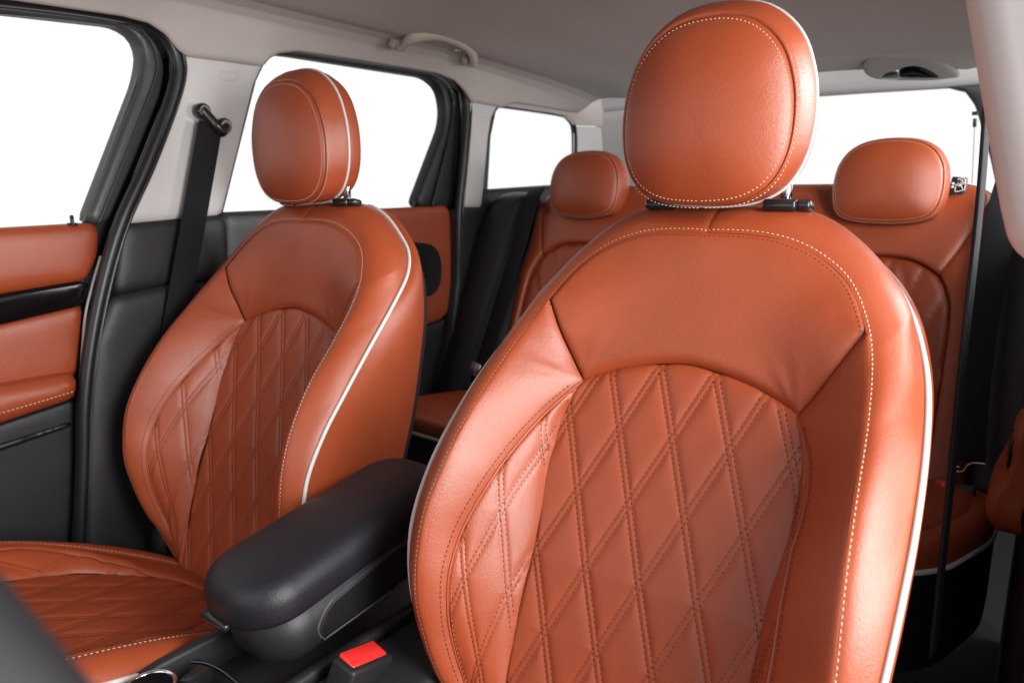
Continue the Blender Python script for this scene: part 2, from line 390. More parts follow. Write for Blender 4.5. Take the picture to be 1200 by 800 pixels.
# heights: the shoulder is a smooth membrane through its seams, wings and inserts are ruled between theirs
ctl = [tuple(p) for p in SM[:iP2+1:5]]+[tuple(p) for p in shl[::5]]+[(u, v, -.020) for u, v in cen2[:iP3:6]]
ctl += [(.05, .55, -.006), (.1, .53, -.005), (.14, .53, .001), (.03, .5, -.014), (.09, .48, -.014), (.0, .53, -.010), (0, .58, -.001), (.08, .58, -.002)]
ctl = ctl+[(-a, b, c) for a, b, c in ctl if a > 0]
HS = RBF([(a, b) for a, b, c in ctl], [c for a, b, c in ctl], lam=2e-5)
def byv(c, v, sm=9):  # curve as (u, w) over v, lightly smoothed
    c = c[np.argsort(c[:, 1])]; g = np.linspace(c[0, 1], c[-1, 1], 400)
    k = np.hanning(2*sm+1); k /= k.sum(); o = []
    for j in (0, 2):
        y = np.interp(g, c[:, 1], c[:, j]); y = np.convolve(np.pad(y, sm, mode='reflect', reflect_type='odd'), k, 'valid'); o.append(np.interp(v, g, y))
    return o
insR = insd.copy(); _k = np.interp(insd[:, 1], [-.02, .05, .15, .30, .42], [1, .7, .5, .5, 1]); _ui = np.interp(insd[:, 1], innd[::-1, 1], innd[::-1, 0]); insR[:, 0] = _ui+(insd[:, 0]-_ui)*_k
_so = SM[SM[:, 1] < .575]; _so = _so[np.argmax(_so[:, 0] > .13):]
_wi = np.vstack([shl, insd[1:]])
_wiR = np.vstack([shl, insR[1:]])
def ruled(u, v, ci, co, bul, cr=None, cor=None):
    v = np.asarray(v, float); a = np.abs(u); rt = np.asarray(u) > 0; ui, wi = byv(ci, v); uo, wo = byv(co, v)
    if cr is not None: u2, w2 = byv(cr, v); ui = np.where(rt, u2, ui); wi = np.where(rt, w2, wi)
    if cor is not None: u2, w2 = byv(cor, v); uo = np.where(rt, u2, uo); wo = np.where(rt, w2, wo)
    t = np.clip((a-ui)/np.maximum(uo-ui, .004), -.15, 1.15)
    return wi+(wo-wi)*t+bul*4*np.clip(t*(1-t), 0, 1)
def HWg(u, v): return ruled(u, v, _wi, _so, np.interp(v, [0, .1, .3, .42, .5], [.001, .003, .004, .003, .001]), cr=_wiR)
def HB(u, v): return np.where(np.asarray(v) > 9, 0, ruled(u, v, innd, insd, .004, cor=insR))
def crumple(u, v):
    u, v = np.asarray(u, float), np.asarray(v, float)
    r = np.hypot(np.abs(u)-.125, v-.424); th = np.arctan2(v-.424, np.abs(u)-.125)
    return .0006*np.sin(31*u+17*v+1.3*np.sin(40*v))*np.sin(43*v-19*u+.7)+.0004*np.sin(9*th+2.2*np.sin(3*th)+np.sign(u))*np.exp(-((r-.035)/.028)**2)
HS0, HWg0 = HS, HWg
def HS(u, v): return HS0(u, v)+crumple(u, v)
def HWg(u, v): return HWg0(u, v)+crumple(u, v)*.8
def HF(u, v):  # whichever panel the point lies on
    u, v = np.asarray(u, float), np.asarray(v, float)
    ul, _ = byv(_wi, v); top = (v > .52) | ((v > .424) & (np.abs(u) < ul))
    return np.where(top, HS(u, v), HWg(u, v))
PP, RW, V0 = .0645, .0800, .457
def cw(u, v): return np.interp(v, [-.05, .137, .217, .298, .377, .456], [-.004, -.005, -.006, -.012, -.018, -.0225])+.28*np.asarray(u)**2
def quilt(x, hgt=.0034):   # x: distance from the line's centre; two stitch rows 3.3 mm either side
    return np.where(x < .0033, -hgt+.0011*(1-(x/.0033)**2), -hgt*np.exp(-(x-.0033)/.0048))
GA = math.hypot(1/PP, .5/RW)
def cab(u, v): r = (V0-v)/RW; return u/PP+2.5-r/2, u/PP+2.5+r/2
def qrel(u, v, fn, g1, g2, hgt):
    a, b = fn(u, v); xa = np.abs(a-np.round(a))/g1; xb = np.abs(b-np.round(b))/g2
    return np.minimum(quilt(xa, hgt), quilt(xb, hgt))+hgt
def soft(u, v, poly, d): # fade out near the outline
    D, _ = near(np.stack([np.ravel(u), np.ravel(v)], 1), poly); return np.reshape(D, np.shape(u))
cpoly = np.vstack([mirror(cen2)[:-1], cen2]); cpoly[:, 0] *= 1.02
def HC(u, v): return cw(u, v)+qrel(u, v, cab, GA, GA, .0026)-.0025
# insert pattern: affine fit of line numbers through measured crossings
B_ = np.array([[1, .149, .341], [1, .159, .252], [1, .170, .172], [1, .136, .164], [1, .163, .092]])
ca = np.linalg.lstsq(B_, np.array([-1, 0, 1, 0, 1.]), rcond=None)[0]; cb = np.linalg.lstsq(B_, np.array([0, 0, 0, 1, 1.]), rcond=None)[0]
def iab(u, v): u = np.abs(u); return ca[0]+ca[1]*u+ca[2]*v, cb[0]+cb[1]*u+cb[2]*v
G1, G2 = math.hypot(ca[1]/1.75, ca[2]), math.hypot(cb[1]/1.75, cb[2])
def HI(u, v): return HB(u, v)+qrel(u, v, iab, G1, G2, .0026)-.0026

def clip_runs(uv, poly, margin):
    D, _ = near(uv, poly); ok = inside(uv, poly) & (D > margin); runs = []; cur = []
    for p, k in zip(uv, ok):
        if k: cur.append(p)
        elif cur: runs.append(np.array(cur)); cur = []
    if cur: runs.append(np.array(cur))
    return [r for r in runs if len(r) > 2]

def fixn(o):
    bm = bmesh.new(); bm.from_mesh(o.data); bmesh.ops.recalc_face_normals(bm, faces=bm.faces[:]); bm.to_mesh(o.data); bm.free()
def head(parent, hx, center, wid=1.0, hgt=1.0, dep=1.0, tilt=0.0, front=.022, white=True, thread='thread_cream', outer=True, pipe=True, seam_pts=None, k_back=1.0, rin=.955):
    """headrest: front pad, band, piping, rear pad; frame upright at center (bottom middle of the seam plane)"""
    sp = seam_pts or [(0, .187), (.022, .1855), (.044, .179), (.064, .165), (.079, .146), (.0885, .122), (.0935, .097), (.094, .068), (.090, .042), (.080, .020), (.065, .005), (.040, -.005), (0, -.008)]
    sp = [(x*wid, a*hgt) for x, a in sp]
    ring = spline(full(sp)[:-1], 96, True); cc = np.array([0, .085*hgt])
    ct, st = math.cos(tilt), math.sin(tilt)
    def M(x, a, b): return np.stack([center[0]+x, center[1]-b*ct+a*st, center[2]+a*ct+b*st], -1)
    up_o = np.array([0, .010 if pipe else .003])
    def grid(name, prof, mt, par):
        rows = []
        for s, b, *o in prof:
            q = cc+(ring-cc)*s
            if o: q = q+o[0]*up_o
            rows.append(M(q[:, 0], q[:, 1], np.full(len(q), b)))
        V = np.vstack(rows); m = len(ring); n = len(rows)
        F = [[i*m+j, i*m+(j+1) % m, (i+1)*m+(j+1) % m, (i+1)*m+j] for i in range(n-1) for j in range(m)]
        for k, e in ((0, prof[0]), (n-1, prof[-1])):
            if e[0] < .2:
                V = np.vstack([V, V[k*m:(k+1)*m].mean(0)[None]]); F += [[len(V)-1, k*m+(j+(k == 0)) % m, k*m+(j+(k > 0)) % m][::-1] for j in range(m)]
        o = mesh(name, V, F, mt, par); fixn(o); return o
    d = dep
    fr = [(s, front*(1-s**2.6)-(.0035*math.exp(-(1-s)/.03) if s > .8 else 0)) for s in (.1, .2, .4, .55, .68, .78, .86, .91, .95, .975, .99, 1.0)]
    base = grid('headrest', fr, 'leather', parent)
    K = 1.115 if pipe else 1.085
    bd = [(1.0, -.0035, 0), (1.012, -.0020, .1), (1.03, -.0035, .2), (1+(K-1)*.45, -.009*d, .4), (1+(K-1)*.70, -.017*d, .65), (1+(K-1)*.90, -.027*d, .9), (K, -.037*d, 1), (K-.004, -.042*d, 1)]
    grid('side_band', bd, 'leather', base)
    bk = [(K-.004, -.042*d, 1), (K, -.048*d, 1), (K-.02, -.06*d, 1), (1.04, -.074*d, 1), (.88, -.086*d*k_back, 1), (.6, -.092*d*k_back, .7), (.3, -.094*d*k_back, .3), (.1, -.095*d*k_back, 0)]
    grid('rear_pad', bk, 'leather', base)
    if pipe:
        q = cc+(ring-cc)*K+up_o; tube('piping', M(q[:, 0], q[:, 1], np.full(len(q), -.0425*d)), .0021, 'piping', base, True, 10)
    stc = Stitch()
    for s, b in ((rin, None), (1.034, -.0042)) if outer else ((rin, None),):
        q = cc+(np.vstack([ring, ring[:1]])-cc)*s
        bb = front*(1-s**2.6)-.0035*math.exp(-(1-s)/.03) if b is None else b
        p = M(q[:, 0], q[:, 1], np.full(len(q), bb))
        dr = q-cc; dr /= np.linalg.norm(dr, axis=1)[:, None]; kf = .35 if b is None else .75
        n = M(dr[:, 0]*kf, dr[:, 1]*kf, np.full(len(q), 1.0))-M(np.zeros(len(q)), np.zeros(len(q)), np.zeros(len(q)))
        n /= np.linalg.norm(n, axis=1)[:, None]
        stc.row(p, n, length=.0028, gap=.0019, wd=.00052, ht=.0007, lift=.0002)
    stc.make('stitching', thread, base)
    return base

def collar(parent, p, lobe, name='collar'):
    """black guide bush on top of the backrest, with its release button"""
    o = bbox(name, (.036, .030, .013), xf(p, rx=-TH*.6), 'gloss_soft', parent, bev=.0045, seg=3)
    if lobe: bbox('release_button', (.017, .022, .012), xf((p[0]+.0235, p[1], p[2]+.001), rx=-TH*.6), 'gloss_soft', o, bev=.005, seg=4)
    return o
mat('gloss_soft', (.012, .012, .013), .25)

root1 = thing('front_seat', 'nearest orange leather seat with diamond quilted back, largest in view', 'car seat', (SX, .60, .30), 'front seats')
cpan = panel('backrest', cpoly, HC, S, 'leather', root1, h=.0017, edge=(.0055, .004), label='diamond quilted centre of the backrest')
bk = cpan
# shoulder
arc = np.vstack([mirror(SM[:iP2+1])[:-1], SM[:iP2+1]])[:, :2]
arch = np.vstack([mirror(cen2[:iP3+1])[:-1], cen2[:iP3+1]])
spoly = np.vstack([arc, shl[1:-1, :2], arch[::-1], mirror(shl)[1:-1, :2]])
panel('shoulder_panel', spoly, HS, S, 'leather', bk, h=.0035, edge=(.006, .0035))
halves = []
for sg in (1, -1):
    m = np.array([sg, 1.0])
    id_ = insR if sg > 0 else insd
    wp = np.vstack([SM[iP2:, :2], id_[::-1, :2], shl[::-1][1:-1, :2]])*m
    panel('wing_panel', wp, HWg, S, 'leather', bk, h=.0030, edge=(.0030, .0025))
    ip = np.vstack([id_[:, :2], innd[::-1][:-1, :2]])*m
    panel('bolster_insert', ip, HI, S, 'leather', bk, h=.0011, edge=(.0028, .0025))
    m3 = np.array([sg, 1.0, 1.0])
    s3 = S(*(SM*m3).T); p3 = S(*(PI_*m3).T); b3 = S(*(BK*m3).T)
    bl = np.interp(np.arange(NB)/(NB-1), [0, .2, .38, .48, .60, 1], [.0165, .0185, .0185, .009, .0045, .004])
    _, rows, N = loft('border_panel', s3, p3, None, 'leather', bk, 14, bl, drop0=.004, drop1=.002, startdrop=.002, cen=S(0, .3, -.12))
    loft('side_panel', p3, b3, None, 'leather', bk, 8, .010, drop0=.002, cen=S(0, .3, -.06))
    halves.append((rows, N, sg))
pf = np.vstack([mirror(PI_)[:-1], PI_]); pp = S(*pf.T); nrm = pp-S(0, .3, -.12); nrm /= np.linalg.norm(nrm, axis=1)[:, None]
tube('piping', pp+nrm*.0010, .0029, 'piping', bk, n=12)
# thin leather welt along the insert seam
for sg, id_ in ((1, insR), (-1, insd)):
    c = id_[:94, :2]*[sg, 1]; p = S(c[:, 0], c[:, 1], HWg(c[:, 0], c[:, 1])-.0022)
    tube('welt', p, .0017, 'leather', bk, n=8)
# rear shell
bf = np.vstack([mirror(BK)[:-1], BK]); rings = []
for s, dw in ((1, 0), (.985, -.012), (.93, -.024), (.8, -.030), (.5, -.034), (.1, -.036)):
    q = bf.copy(); q[:, 0] *= s; q[:, 1] = .3+(q[:, 1]-.3)*s; q[:, 2] = q[:, 2]*1.0+dw; rings.append(S(*q.T))
m_ = len(bf); V = np.vstack(rings)
mesh('rear_shell', V, [[i*m_+j, i*m_+j+1, (i+1)*m_+j+1, (i+1)*m_+j] for i in range(len(rings)-1) for j in range(m_-1)]+[list(range(5*m_, 6*m_))], 'trim_dark', bk)
# thread
dark, cream, rust = Stitch(), Stitch(), Stitch()
vv = np.linspace(-.03, .47, 260); rr = (V0-vv)/RW; dl = .0033*GA
for j in range(-6, 9):
    for e in (-dl, dl):
        for sgn in (1, -1):
            u = PP*(j+e-2.5+sgn*rr/2)
            for run in clip_runs(np.stack([u, vv], 1), cpoly, .0035): dark.surf(run, HC, S)
ipr = np.vstack([insd[:, :2], innd[::-1][:-1, :2]])
vi = np.linspace(-.02, .43, 200); iprs = {1: np.vstack([insR[:, :2], innd[::-1][:-1, :2]]), -1: ipr}
for c_, g in ((ca, G1), (cb, G2)):
    for j in range(-4, 5):
        for e in (-.0033*g, .0033*g):
            u = (j+e-c_[0]-c_[2]*vi)/c_[1]
            for sg in (1, -1):
                for run in clip_runs(np.stack([u, vi], 1), iprs[sg], .0028): dark.surf(run*[sg, 1], HI, S)
def offs(c, d):
    t = np.gradient(c, axis=0); t /= np.linalg.norm(t, axis=1)[:, None]; return c+d*np.stack([-t[:, 1], t[:, 0]], 1)
for sg in (1, -1):
    id_ = insR if sg > 0 else insd
    c = offs(id_[3:, :2], .0038)
    for run in clip_runs(c, np.vstack([SM[iP2:, :2], id_[::-1, :2], shl[::-1][1:-1, :2]]), .0022): dark.surf(run*[sg, 1], HWg, S)
    c = offs(id_[3:, :2], -.004)
    for run in clip_runs(c, iprs[sg], .0028): rust.surf(run*[sg, 1], HI, S)
sd = np.vstack([mirror(SM)[:-1], SM])[:, :2]
inner = offs(sd, -.0075)
rust2 = inner[(inner[:, 1] > .0)]
dark.surf(rust2, lambda u, v: HF(u, v)-.0010, S, length=.0036)
for rows, N, sg in halves:
    k = 1; s = .0; P = rows[:, 0]*.0+rows[:, 0]
    # 3.2 mm out from the seam on the border
    A, B = rows[:, 0], rows[:, 1]; C2 = rows[:, 2]
    d1 = np.linalg.norm(B-A, axis=1); d2 = np.linalg.norm(C2-B, axis=1); t = .0040
    f = np.clip((t-d1)/d2, -1, 1)[:, None]; P = np.where(f >= 0, B+(C2-B)*np.maximum(f, 0), A+(B-A)*(t/d1)[:, None])
    cream.row(P, N, length=.0036, gap=.0018, wd=.0005, ht=.0007, lift=.0002)
dark.make('quilt_stitching', 'thread_dark', bk); cream.make('seam_stitching', 'thread_cream', bk); rust.make('insert_stitching', 'thread_rust', bk)
# headrest: seam plane stands upright above the backrest
hc = S(0, .640, .022)
hd = head(root1, 0, (SX-.006, float(hc[1])-.006, float(hc[2])), tilt=math.radians(1.5), front=.025)
for sx in (-1, 1):
    p = S(sx*.070, .648, -.024)
    collar(root1, p+np.array([0, 0, .0]), sx > 0)
    cyl('headrest_post', p+np.array([sx*.002, 0, -.03]), p+np.array([sx*.002, .012, .085]), .0062, 'chrome', root1)

# cushion, in its own tilted frame
CT = math.atan(.30); CO = np.array([.56, .527])
def Cu(u, s, h):
    u, s, h = np.broadcast_arrays(np.asarray(u, float), s, h)
    return np.stack([SX+u, CO[0]-s*math.cos(CT)+h*math.sin(CT), CO[1]+s*math.sin(CT)+h*math.cos(CT)], -1)
cC = [(0, .028), (.05, .036), (.085, .062), (.12, .105), (.145, .15), (.151, .2), (.149, .3), (.142, .4), (.13, .47), (.1, .5), (0, .507)]
cI = [(.085, .062, .004), (.122, .085, .011), (.162, .128, .019), (.188, .183, .028), (.199, .24, .034), (.199, .32, .034), (.190, .40, .028), (.17, .455, .018), (.135, .468, .006)]
cS = [(0, -.03, -.01), (.08, -.025, -.008), (.14, .01, 0), (.18, .08, .012), (.2, .16, .026), (.210, .24, .036), (.213, .34, .036), (.205, .44, .026), (.17, .505, .010), (.1, .525, .0), (0, .53, 0)]
cP = [(0, -.05, -.03), (.10, -.05, -.03), (.19, -.02, -.015), (.225, .05, .0), (.240, .14, .010), (.249, .24, .014), (.251, .34, .012), (.243, .45, .0), (.205, .53, -.02), (.12, .56, -.03), (0, .565, -.03)]
cSd, cPd, cId = spl2(cS, 200), spl2(cP, 200), spline(cI, 70); cCd = spline([(-.05, .036)]+cC, 130); cCd = cCd[(cCd[:, 0] >= 0)]
cc_ = [tuple(p) for p in cSd[::6]]+[tuple(p) for p in cId[::5]]+[(a, b, .001+.06*a*a) for a, b in cCd[::5]]+[(.0, .01, -.003), (.07, .02, 0), (.12, .07, .006), (.15, .11, .012)]
cc_ = cc_+[(-a, b, c) for a, b, c in cc_ if a > 0]
HQ = RBF([(a, b) for a, b, c in cc_], [c for a, b, c in cc_], 6e-5)
def sab(u, v): r = (v-.05)/RW; return u/PP+2.5-r/2, u/PP+2.5+r/2
def HCc(u, v): return .06*u*u+qrel(u, v, sab, GA, GA, .0026)-.0024
ccp = np.vstack([mirror(cCd)[:-1], cCd])
cush = panel('cushion', ccp, HCc, Cu, 'leather', root1, h=.0022, edge=(.004, .005), label='quilted seat cushion')
cI2 = int(np.argmin(((cCd-[.085, .062])**2).sum(1))); cI3 = int(np.argmin(((cCd-[.135, .468])**2).sum(1)))
ring_o = np.vstack([mirror(cSd)[:-1], cSd])[:, :2]
def HW(u, v): return HQ(u, v)
cda, crm = Stitch(), Stitch()
rear = np.vstack([mirror(cSd[:60])[:-1], cSd[:60]])[:, :2]
for sg in (1, -1):
    m = np.array([sg, 1.0])
    wing = np.vstack([cSd[:, :2], cCd[cI3:][::-1], cId[::-1, :2], cCd[:cI2+1][::-1]])*m
    panel('cushion_surround', wing, HQ, Cu, 'leather', cush, h=.004, edge=(.0055, .0035))
    ipc = np.vstack([cId[:, :2], cCd[cI2:cI3+1][::-1]])
    def HIc(u, v): return HQ(u, v)+qrel(u, v, lambda a, b: sab(np.abs(a)*1.05, b), GA, GA, .0022)-.002
    panel('cushion_insert', ipc*m, HIc, Cu, 'leather', cush, h=.0024, edge=(.005, .0035))
    m3 = np.array([sg, 1.0, 1.0])
    _, rows, N = loft('cushion_border', Cu(*(cSd*m3).T), Cu(*(cPd*m3).T), None, 'leather', cush, 10, .008, drop0=.004, cen=Cu(0, .25, -.15))
    A, B, C2 = rows[:, 0], rows[:, 1], rows[:, 2]
    crm.row(A+(C2-A)*(.006/np.linalg.norm(C2-A, axis=1))[:, None], N, length=.0045, gap=.0018, wd=.0008, ht=.0012, lift=.0014)
    low = cPd.copy(); low[:, 2] = -.13; low[:, 0] *= .96
    loft('cushion_side', Cu(*(cPd*m3).T), Cu(*(low*m3).T), None, 'leather', cush, 6, .004, drop0=.002, cen=Cu(0, .25, -.1))
    vv = np.linspace(.04, .51, 240); rr = (vv-.05)/RW
    for j in range(-7, 12):
        for e in (-dl, dl):
            for sgn in (1, -1):
                u = PP*(j+e-2.5+sgn*rr/2)
                if sg > 0:
                    for run in clip_runs(np.stack([u, vv], 1), ccp, .005): cda.surf(run, HCc, Cu)
                for run in clip_runs(np.stack([u/1.05, vv], 1), ipc, .004): cda.surf(run*m, HIc, Cu)
    for run in clip_runs(offs(cId[:, :2], .0038), wing*m, .002): cda.surf(run*m, HQ, Cu)
fpc = np.vstack([mirror(cPd)[:-1], cPd]); tube('piping', Cu(*fpc.T), .0037, 'piping', cush, n=10)
cda.make('quilt_stitching', 'thread_dark', cush); crm.make('seam_stitching', 'thread_cream', cush)
# plinth and outer side shields
bbox('seat_base', (.40, .46, .16), xf((SX, .36, .36)), 'black_plastic', root1, bev=.02, seg=3)
for sx in (-1, 1):
    bbox('side_shield', (.035, .30, .11), xf((SX+sx*.232, .50, .445), rx=-.25), 'black_plastic', root1, bev=.014, seg=4)
    cyl('recliner_cover', S(sx*.20, .0, -.06), S(sx*.245, .0, -.06), .045, 'black_plastic', root1, 28, .008)

# the far seat: the same seat, a little further back and more upright
root2 = root1.copy(); COL.objects.link(root2); root2.location = (SX-.72, .64, .30)
root2['label'] = 'smaller orange leather seat beside the left front door, behind the armrest'
rec = .05617
Mw = Matrix.Translation((-.72, .03966, .01108))@Matrix.Translation((0, 1.0, .65))@Matrix.Rotation(rec, 4, 'X')@Matrix.Translation((0, -1.0, -.65))
Lw = Matrix.Translation(-Vector(root2.location))@Mw@Matrix.Translation(Vector(root1.location))
for ch in list(root1.children):
    c = ch.copy(); COL.objects.link(c); c.parent = root2
    if ch.name.split('.')[0] in ('backrest', 'headrest', 'collar', 'headrest_post'): c.matrix_local = Lw
    for gch in ch.children:
        d = gch.copy(); COL.objects.link(d); d.parent = c
free()
#PART2
# ------------------------------------------------------------------ left side of the car body
free()
def wall(X, sgn=1):      # local (u=Y, v=Z, w toward the cabin) on the plane X
    def M(u, v, w_):
        u, v, w_ = np.broadcast_arrays(np.asarray(u, float), v, w_); return np.stack([X+sgn*w_, u, v], -1)
    return M
def px(poly, X): return np.array([at(x, y, 0, X)[1:] for x, y in poly])
def flat(u, v): return np.zeros(np.shape(u))
def dome(hh, sc=.04):
    return hh
def rounded(poly, r=.006, n=4):
    P = np.array(poly, float); out = []
    for i in range(len(P)):
        a, b, c = P[i-1], P[i], P[(i+1) % len(P)]
        d1, d2 = np.linalg.norm(a-b), np.linalg.norm(c-b); q = min(r, .45*d1, .45*d2)
        p, s = b+(a-b)/d1*q, b+(c-b)/d2*q
        for k in range(n+1):
            t = k/n; out.append((1-t)**2*p+2*t*(1-t)*b+t*t*s)
    return np.array(out)
def trim(name, poly, X, mt, parent=None, r=.006, h=.012, edge=(.006, .004), skirt=.02, H=flat, label=None):
    return panel(name, rounded(px(poly, X), r), H, wall(X), mt, parent, h=h, edge=edge, skirt=skirt, label=label)
def pane(name, poly, X, parent):
    P = px(poly, X); V = [(X, y, z) for y, z in P]+[(X-.004, y, z) for y, z in P]; n = len(P)
    return mesh(name, V, [list(range(n)), list(range(n, 2*n))[::-1]]+[[i, (i+1) % n, n+(i+1) % n, n+i] for i in range(n)], 'window_glass', parent, smooth=False)
def path3(pts, X, n=90): return np.array([(X, a, b) for a, b in spline(px(pts, X), n)])

def shell(name, poly, X, mt, parent, th=.006):
    P = px(poly, X); V = [(X, y, z) for y, z in P]+[(X-th, y, z) for y, z in P]; n = len(P)
    return mesh(name, V, [list(range(n)), list(range(n, 2*n))[::-1]]+[[i, (i+1) % n, n+(i+1) % n, n+i] for i in range(n)], mt, parent, smooth=False)
bs = thing('body_side', 'dark metal body frame between and above the left door windows', 'car body', at(200, 700, 0, -.716))
shell('middle_post', [(164, 42), (172, 64), (167, 95), (104, 264), (82, 700), (262, 700), (258, 262), (300, 95), (312, 70), (330, 40), (150, 0)], -.716, 'rubber', bs)
shell('rear_post', [(504, 91), (520, 104), (525, 130), (523, 150), (487, 244), (470, 560), (560, 560), (569, 262), (575, 160), (581, 131), (640, 60), (505, 40)], -.716, 'rubber', bs)
shell('roof_rail', [(-190, -80), (720, 30), (720, 118), (600, 119), (590, 125), (556, 128), (540, 110), (520, 96), (504, 86.5), (345, 61), (330, 60), (312, 68), (300, 88), (212, 78), (174, 60), (163, 40), (142, 27), (0, 11), (-190, 0)], -.712, 'rubber', bs)
free()

# front door
XD = -.690
d1 = thing('front_door', 'left front door with orange pad, glossy black strip and open white window', 'car door', at(40, 640, 0, XD))
trim('upper_pad', [(-190, 279), (112, 261.5), (119, 268), (117.5, 300), (105, 328.5), (0, 346), (-190, 378)], XD, 'leather', d1, r=.012, edge=(.012, .008), skirt=.03)
trim('gloss_strip', [(-190, 379), (0, 347), (104.5, 329.5), (99, 357), (0, 380.5), (-190, 426)], XD, 'gloss_black', d1, r=.002, edge=(.002, .003), skirt=.02)
trim('middle_pad', [(-190, 427), (0, 381.5), (98, 358.5), (92, 437), (88, 442), (0, 458), (-190, 500)], XD-.006, 'leather', d1, r=.004, edge=(.006, .006), skirt=.02)
def armH(u, v): return np.zeros(np.shape(u))
trim('door_armrest', [(-190, 494), (0, 455), (90, 439), (95, 446), (94, 468), (0, 500), (-190, 562)], XD+.035, 'leather', d1, r=.012, edge=(.018, .010), skirt=.05)
st = Stitch(); q = path3([(-190, 535), (0, 484), (88, 458)], XD+.0355, 60); st.row(q, np.tile([1, 0, 0], (60, 1)), length=.0045, gap=.002, wd=.0008, ht=.001, lift=.0004); st.make('stitching', 'thread_cream', d1)
trim('lower_panel', [(-190, 560), (0, 498), (94, 467), (90, 560), (86, 700), (-190, 760)], XD-.012, 'trim_dark', d1, r=.004, edge=(.004, .004), skirt=.02)
trim('pocket_lip', [(-190, 590), (0, 521), (88, 493), (86, 500), (0, 530), (-190, 601)], XD-.006, 'rubber', d1, r=.003, edge=(.006, .004), skirt=.02)
trim('window_frame', [(-190, -9), (0, 5), (147, 25), (178, 40), (195, 72), (191, 108), (128, 262), (102, 262), (166, 95), (171, 64), (163, 42), (142, 29.5), (0, 13), (-190, 3)], XD-.012, 'frame_grey', d1, r=.03, edge=(.007, .005), skirt=.035)
q = path3([(-190, 4), (0, 14), (140, 30), (160, 43), (167.5, 64), (162, 95), (100, 262)], XD-.030, 100); sweep('window_channel', q, ell(.010, .0045), (1, 0, 0), 'rubber', d1)
q = path3([(-190, -2), (0, 8.5), (145, 27.5), (171, 42), (183, 68), (178, 101), (115, 262)], XD-.011, 100); sweep('frame_rib', q, ell(.004, .0016), (1, 0, 0), 'frame_grey', d1)
shell('door_shell', [(-190, 285), (104, 266), (124, 262), (112, 330), (98, 400), (94, 700), (-190, 760)], -.722, 'black_plastic', d1)
mesh('front_shell', [(-.722, -.5, .2), (-.722, .40, .2), (-.722, .40, 1.08), (-.722, -.5, 1.06), (-.730, -.5, .2), (-.730, .40, .2), (-.730, .40, 1.08), (-.730, -.5, 1.06)], [(0, 1, 2, 3), (7, 6, 5, 4), (3, 2, 6, 7)], 'black_plastic', d1, smooth=False)  # unseen front end of the door, added to keep light off the foot well
q = path3([(118, 300), (108, 335), (100, 370), (95, 430), (93.5, 440)], XD+.002, 40); sweep('edge_strip', q, ell(.004, .0016), (1, 0, 0), 'pale_trim', d1)
pb = at(88.5, 262, 0, XD); cyl('lock_pin', pb+np.array([-.012, 0, -.012]), pb+np.array([-.012, 0, .014]), .0032, 'rubber', d1, 14, .001)
cyl('pin_collar', pb+np.array([-.012, 0, -.004]), pb+np.array([-.012, 0, .001]), .0085, 'rubber', d1, 18, .001)
pane('window_glass', [(-190, 290), (-190, -8), (150, 20), (178, 45), (175, 100), (110, 280)], -.735, d1)
free()
sp = [(-190, -18), (0, -3), (146, 18), (186, 34), (206, 68), (203, 108), (173, 190), (141, 262), (121, 330), (107, 400), (99, 470), (97, 560), (89, 700)]
s1 = thing('door_seal', 'black rubber seal curving around the left front door opening', 'door seal', at(97, 700, 0, -.672))
sweep('bulb', path3(sp, -.672, 160), ell(.013, .0125, 14), (1, 0, 0), 'rubber', s1)
sp2 = [(x+9, y+(2 if y < 40 else 0)) for x, y in sp]
sweep('lip', path3(sp2, -.664, 160), ell(.006, .004, 10), (1, 0, 0), 'seal_sheen', s1)
free()

# B pillar
b1 = thing('pillar_trim', 'pale upper and black lower trim of the left middle pillar', 'pillar trim', at(180, 690, 0, -.66))
trim('upper_trim', [(212, 50), (226, 52), (318, 60), (300, 98), (262, 252), (146, 263), (205, 115), (212, 90)], -.662, 'pale_trim', b1, r=.008, h=.01, edge=(.010, .007), skirt=.03)
trim('button', [(257, 83), (281, 84), (281, 96), (257, 95.5)], -.6605, 'pale_trim', b1, r=.011, h=.003, edge=(.0030, .0014), skirt=.004)
trim('lower_trim', [(145, 263.5), (262, 252.5), (268, 262), (270, 330), (197, 334), (134, 347)], -.664, 'trim_dark', b1, r=.006, edge=(.008, .006), skirt=.03)
trim('lower_trim', [(133, 348), (197, 335), (275, 328), (290, 700), (100, 700), (102, 560), (104, 480), (112, 400)], -.654, 'trim_dark', b1, r=.012, edge=(.012, .008), skirt=.03)
free()
sb = thing('seat_belt', 'black front seat belt hanging from its guide on the left pale pillar', 'seat belt', at(190, 600, 0, -.63))
g1 = at(238, 133, 0, -.645); g2 = at(263, 150, 0, -.645)
q = spline([g1+[0, -.004, .006], g1+[.004, .012, -.012], (g1+g2)/2+[.006, 0, -.012], g2+[.004, -.010, -.008], g2+[0, .003, .004]], 40)
sweep('belt_guide', q, ell(.011, .011, 12), (1, 0, 0), 'gloss_soft', sb)
for g in (g1, g2): cyl('guide_boss', g+[-.012, 0, .004], g+[.008, 0, .004], .0145, 'gloss_soft', sb, 24, .004)
def strap(name, pts, wdir, half, parent, thick=.0012, n=40):
    return sweep(name, spline(pts, n), rrect(half, thick, .001, 2), wdir, 'webbing', parent)
a0, a1 = at(247, 146, 0, -.638), at(206, 380, 0, -.640); a2 = at(180, 560, 0, -.640)
strap('webbing', [a0, .5*(a0+a1), a1, a2], (0, 1, .05), .0245, sb)
free()

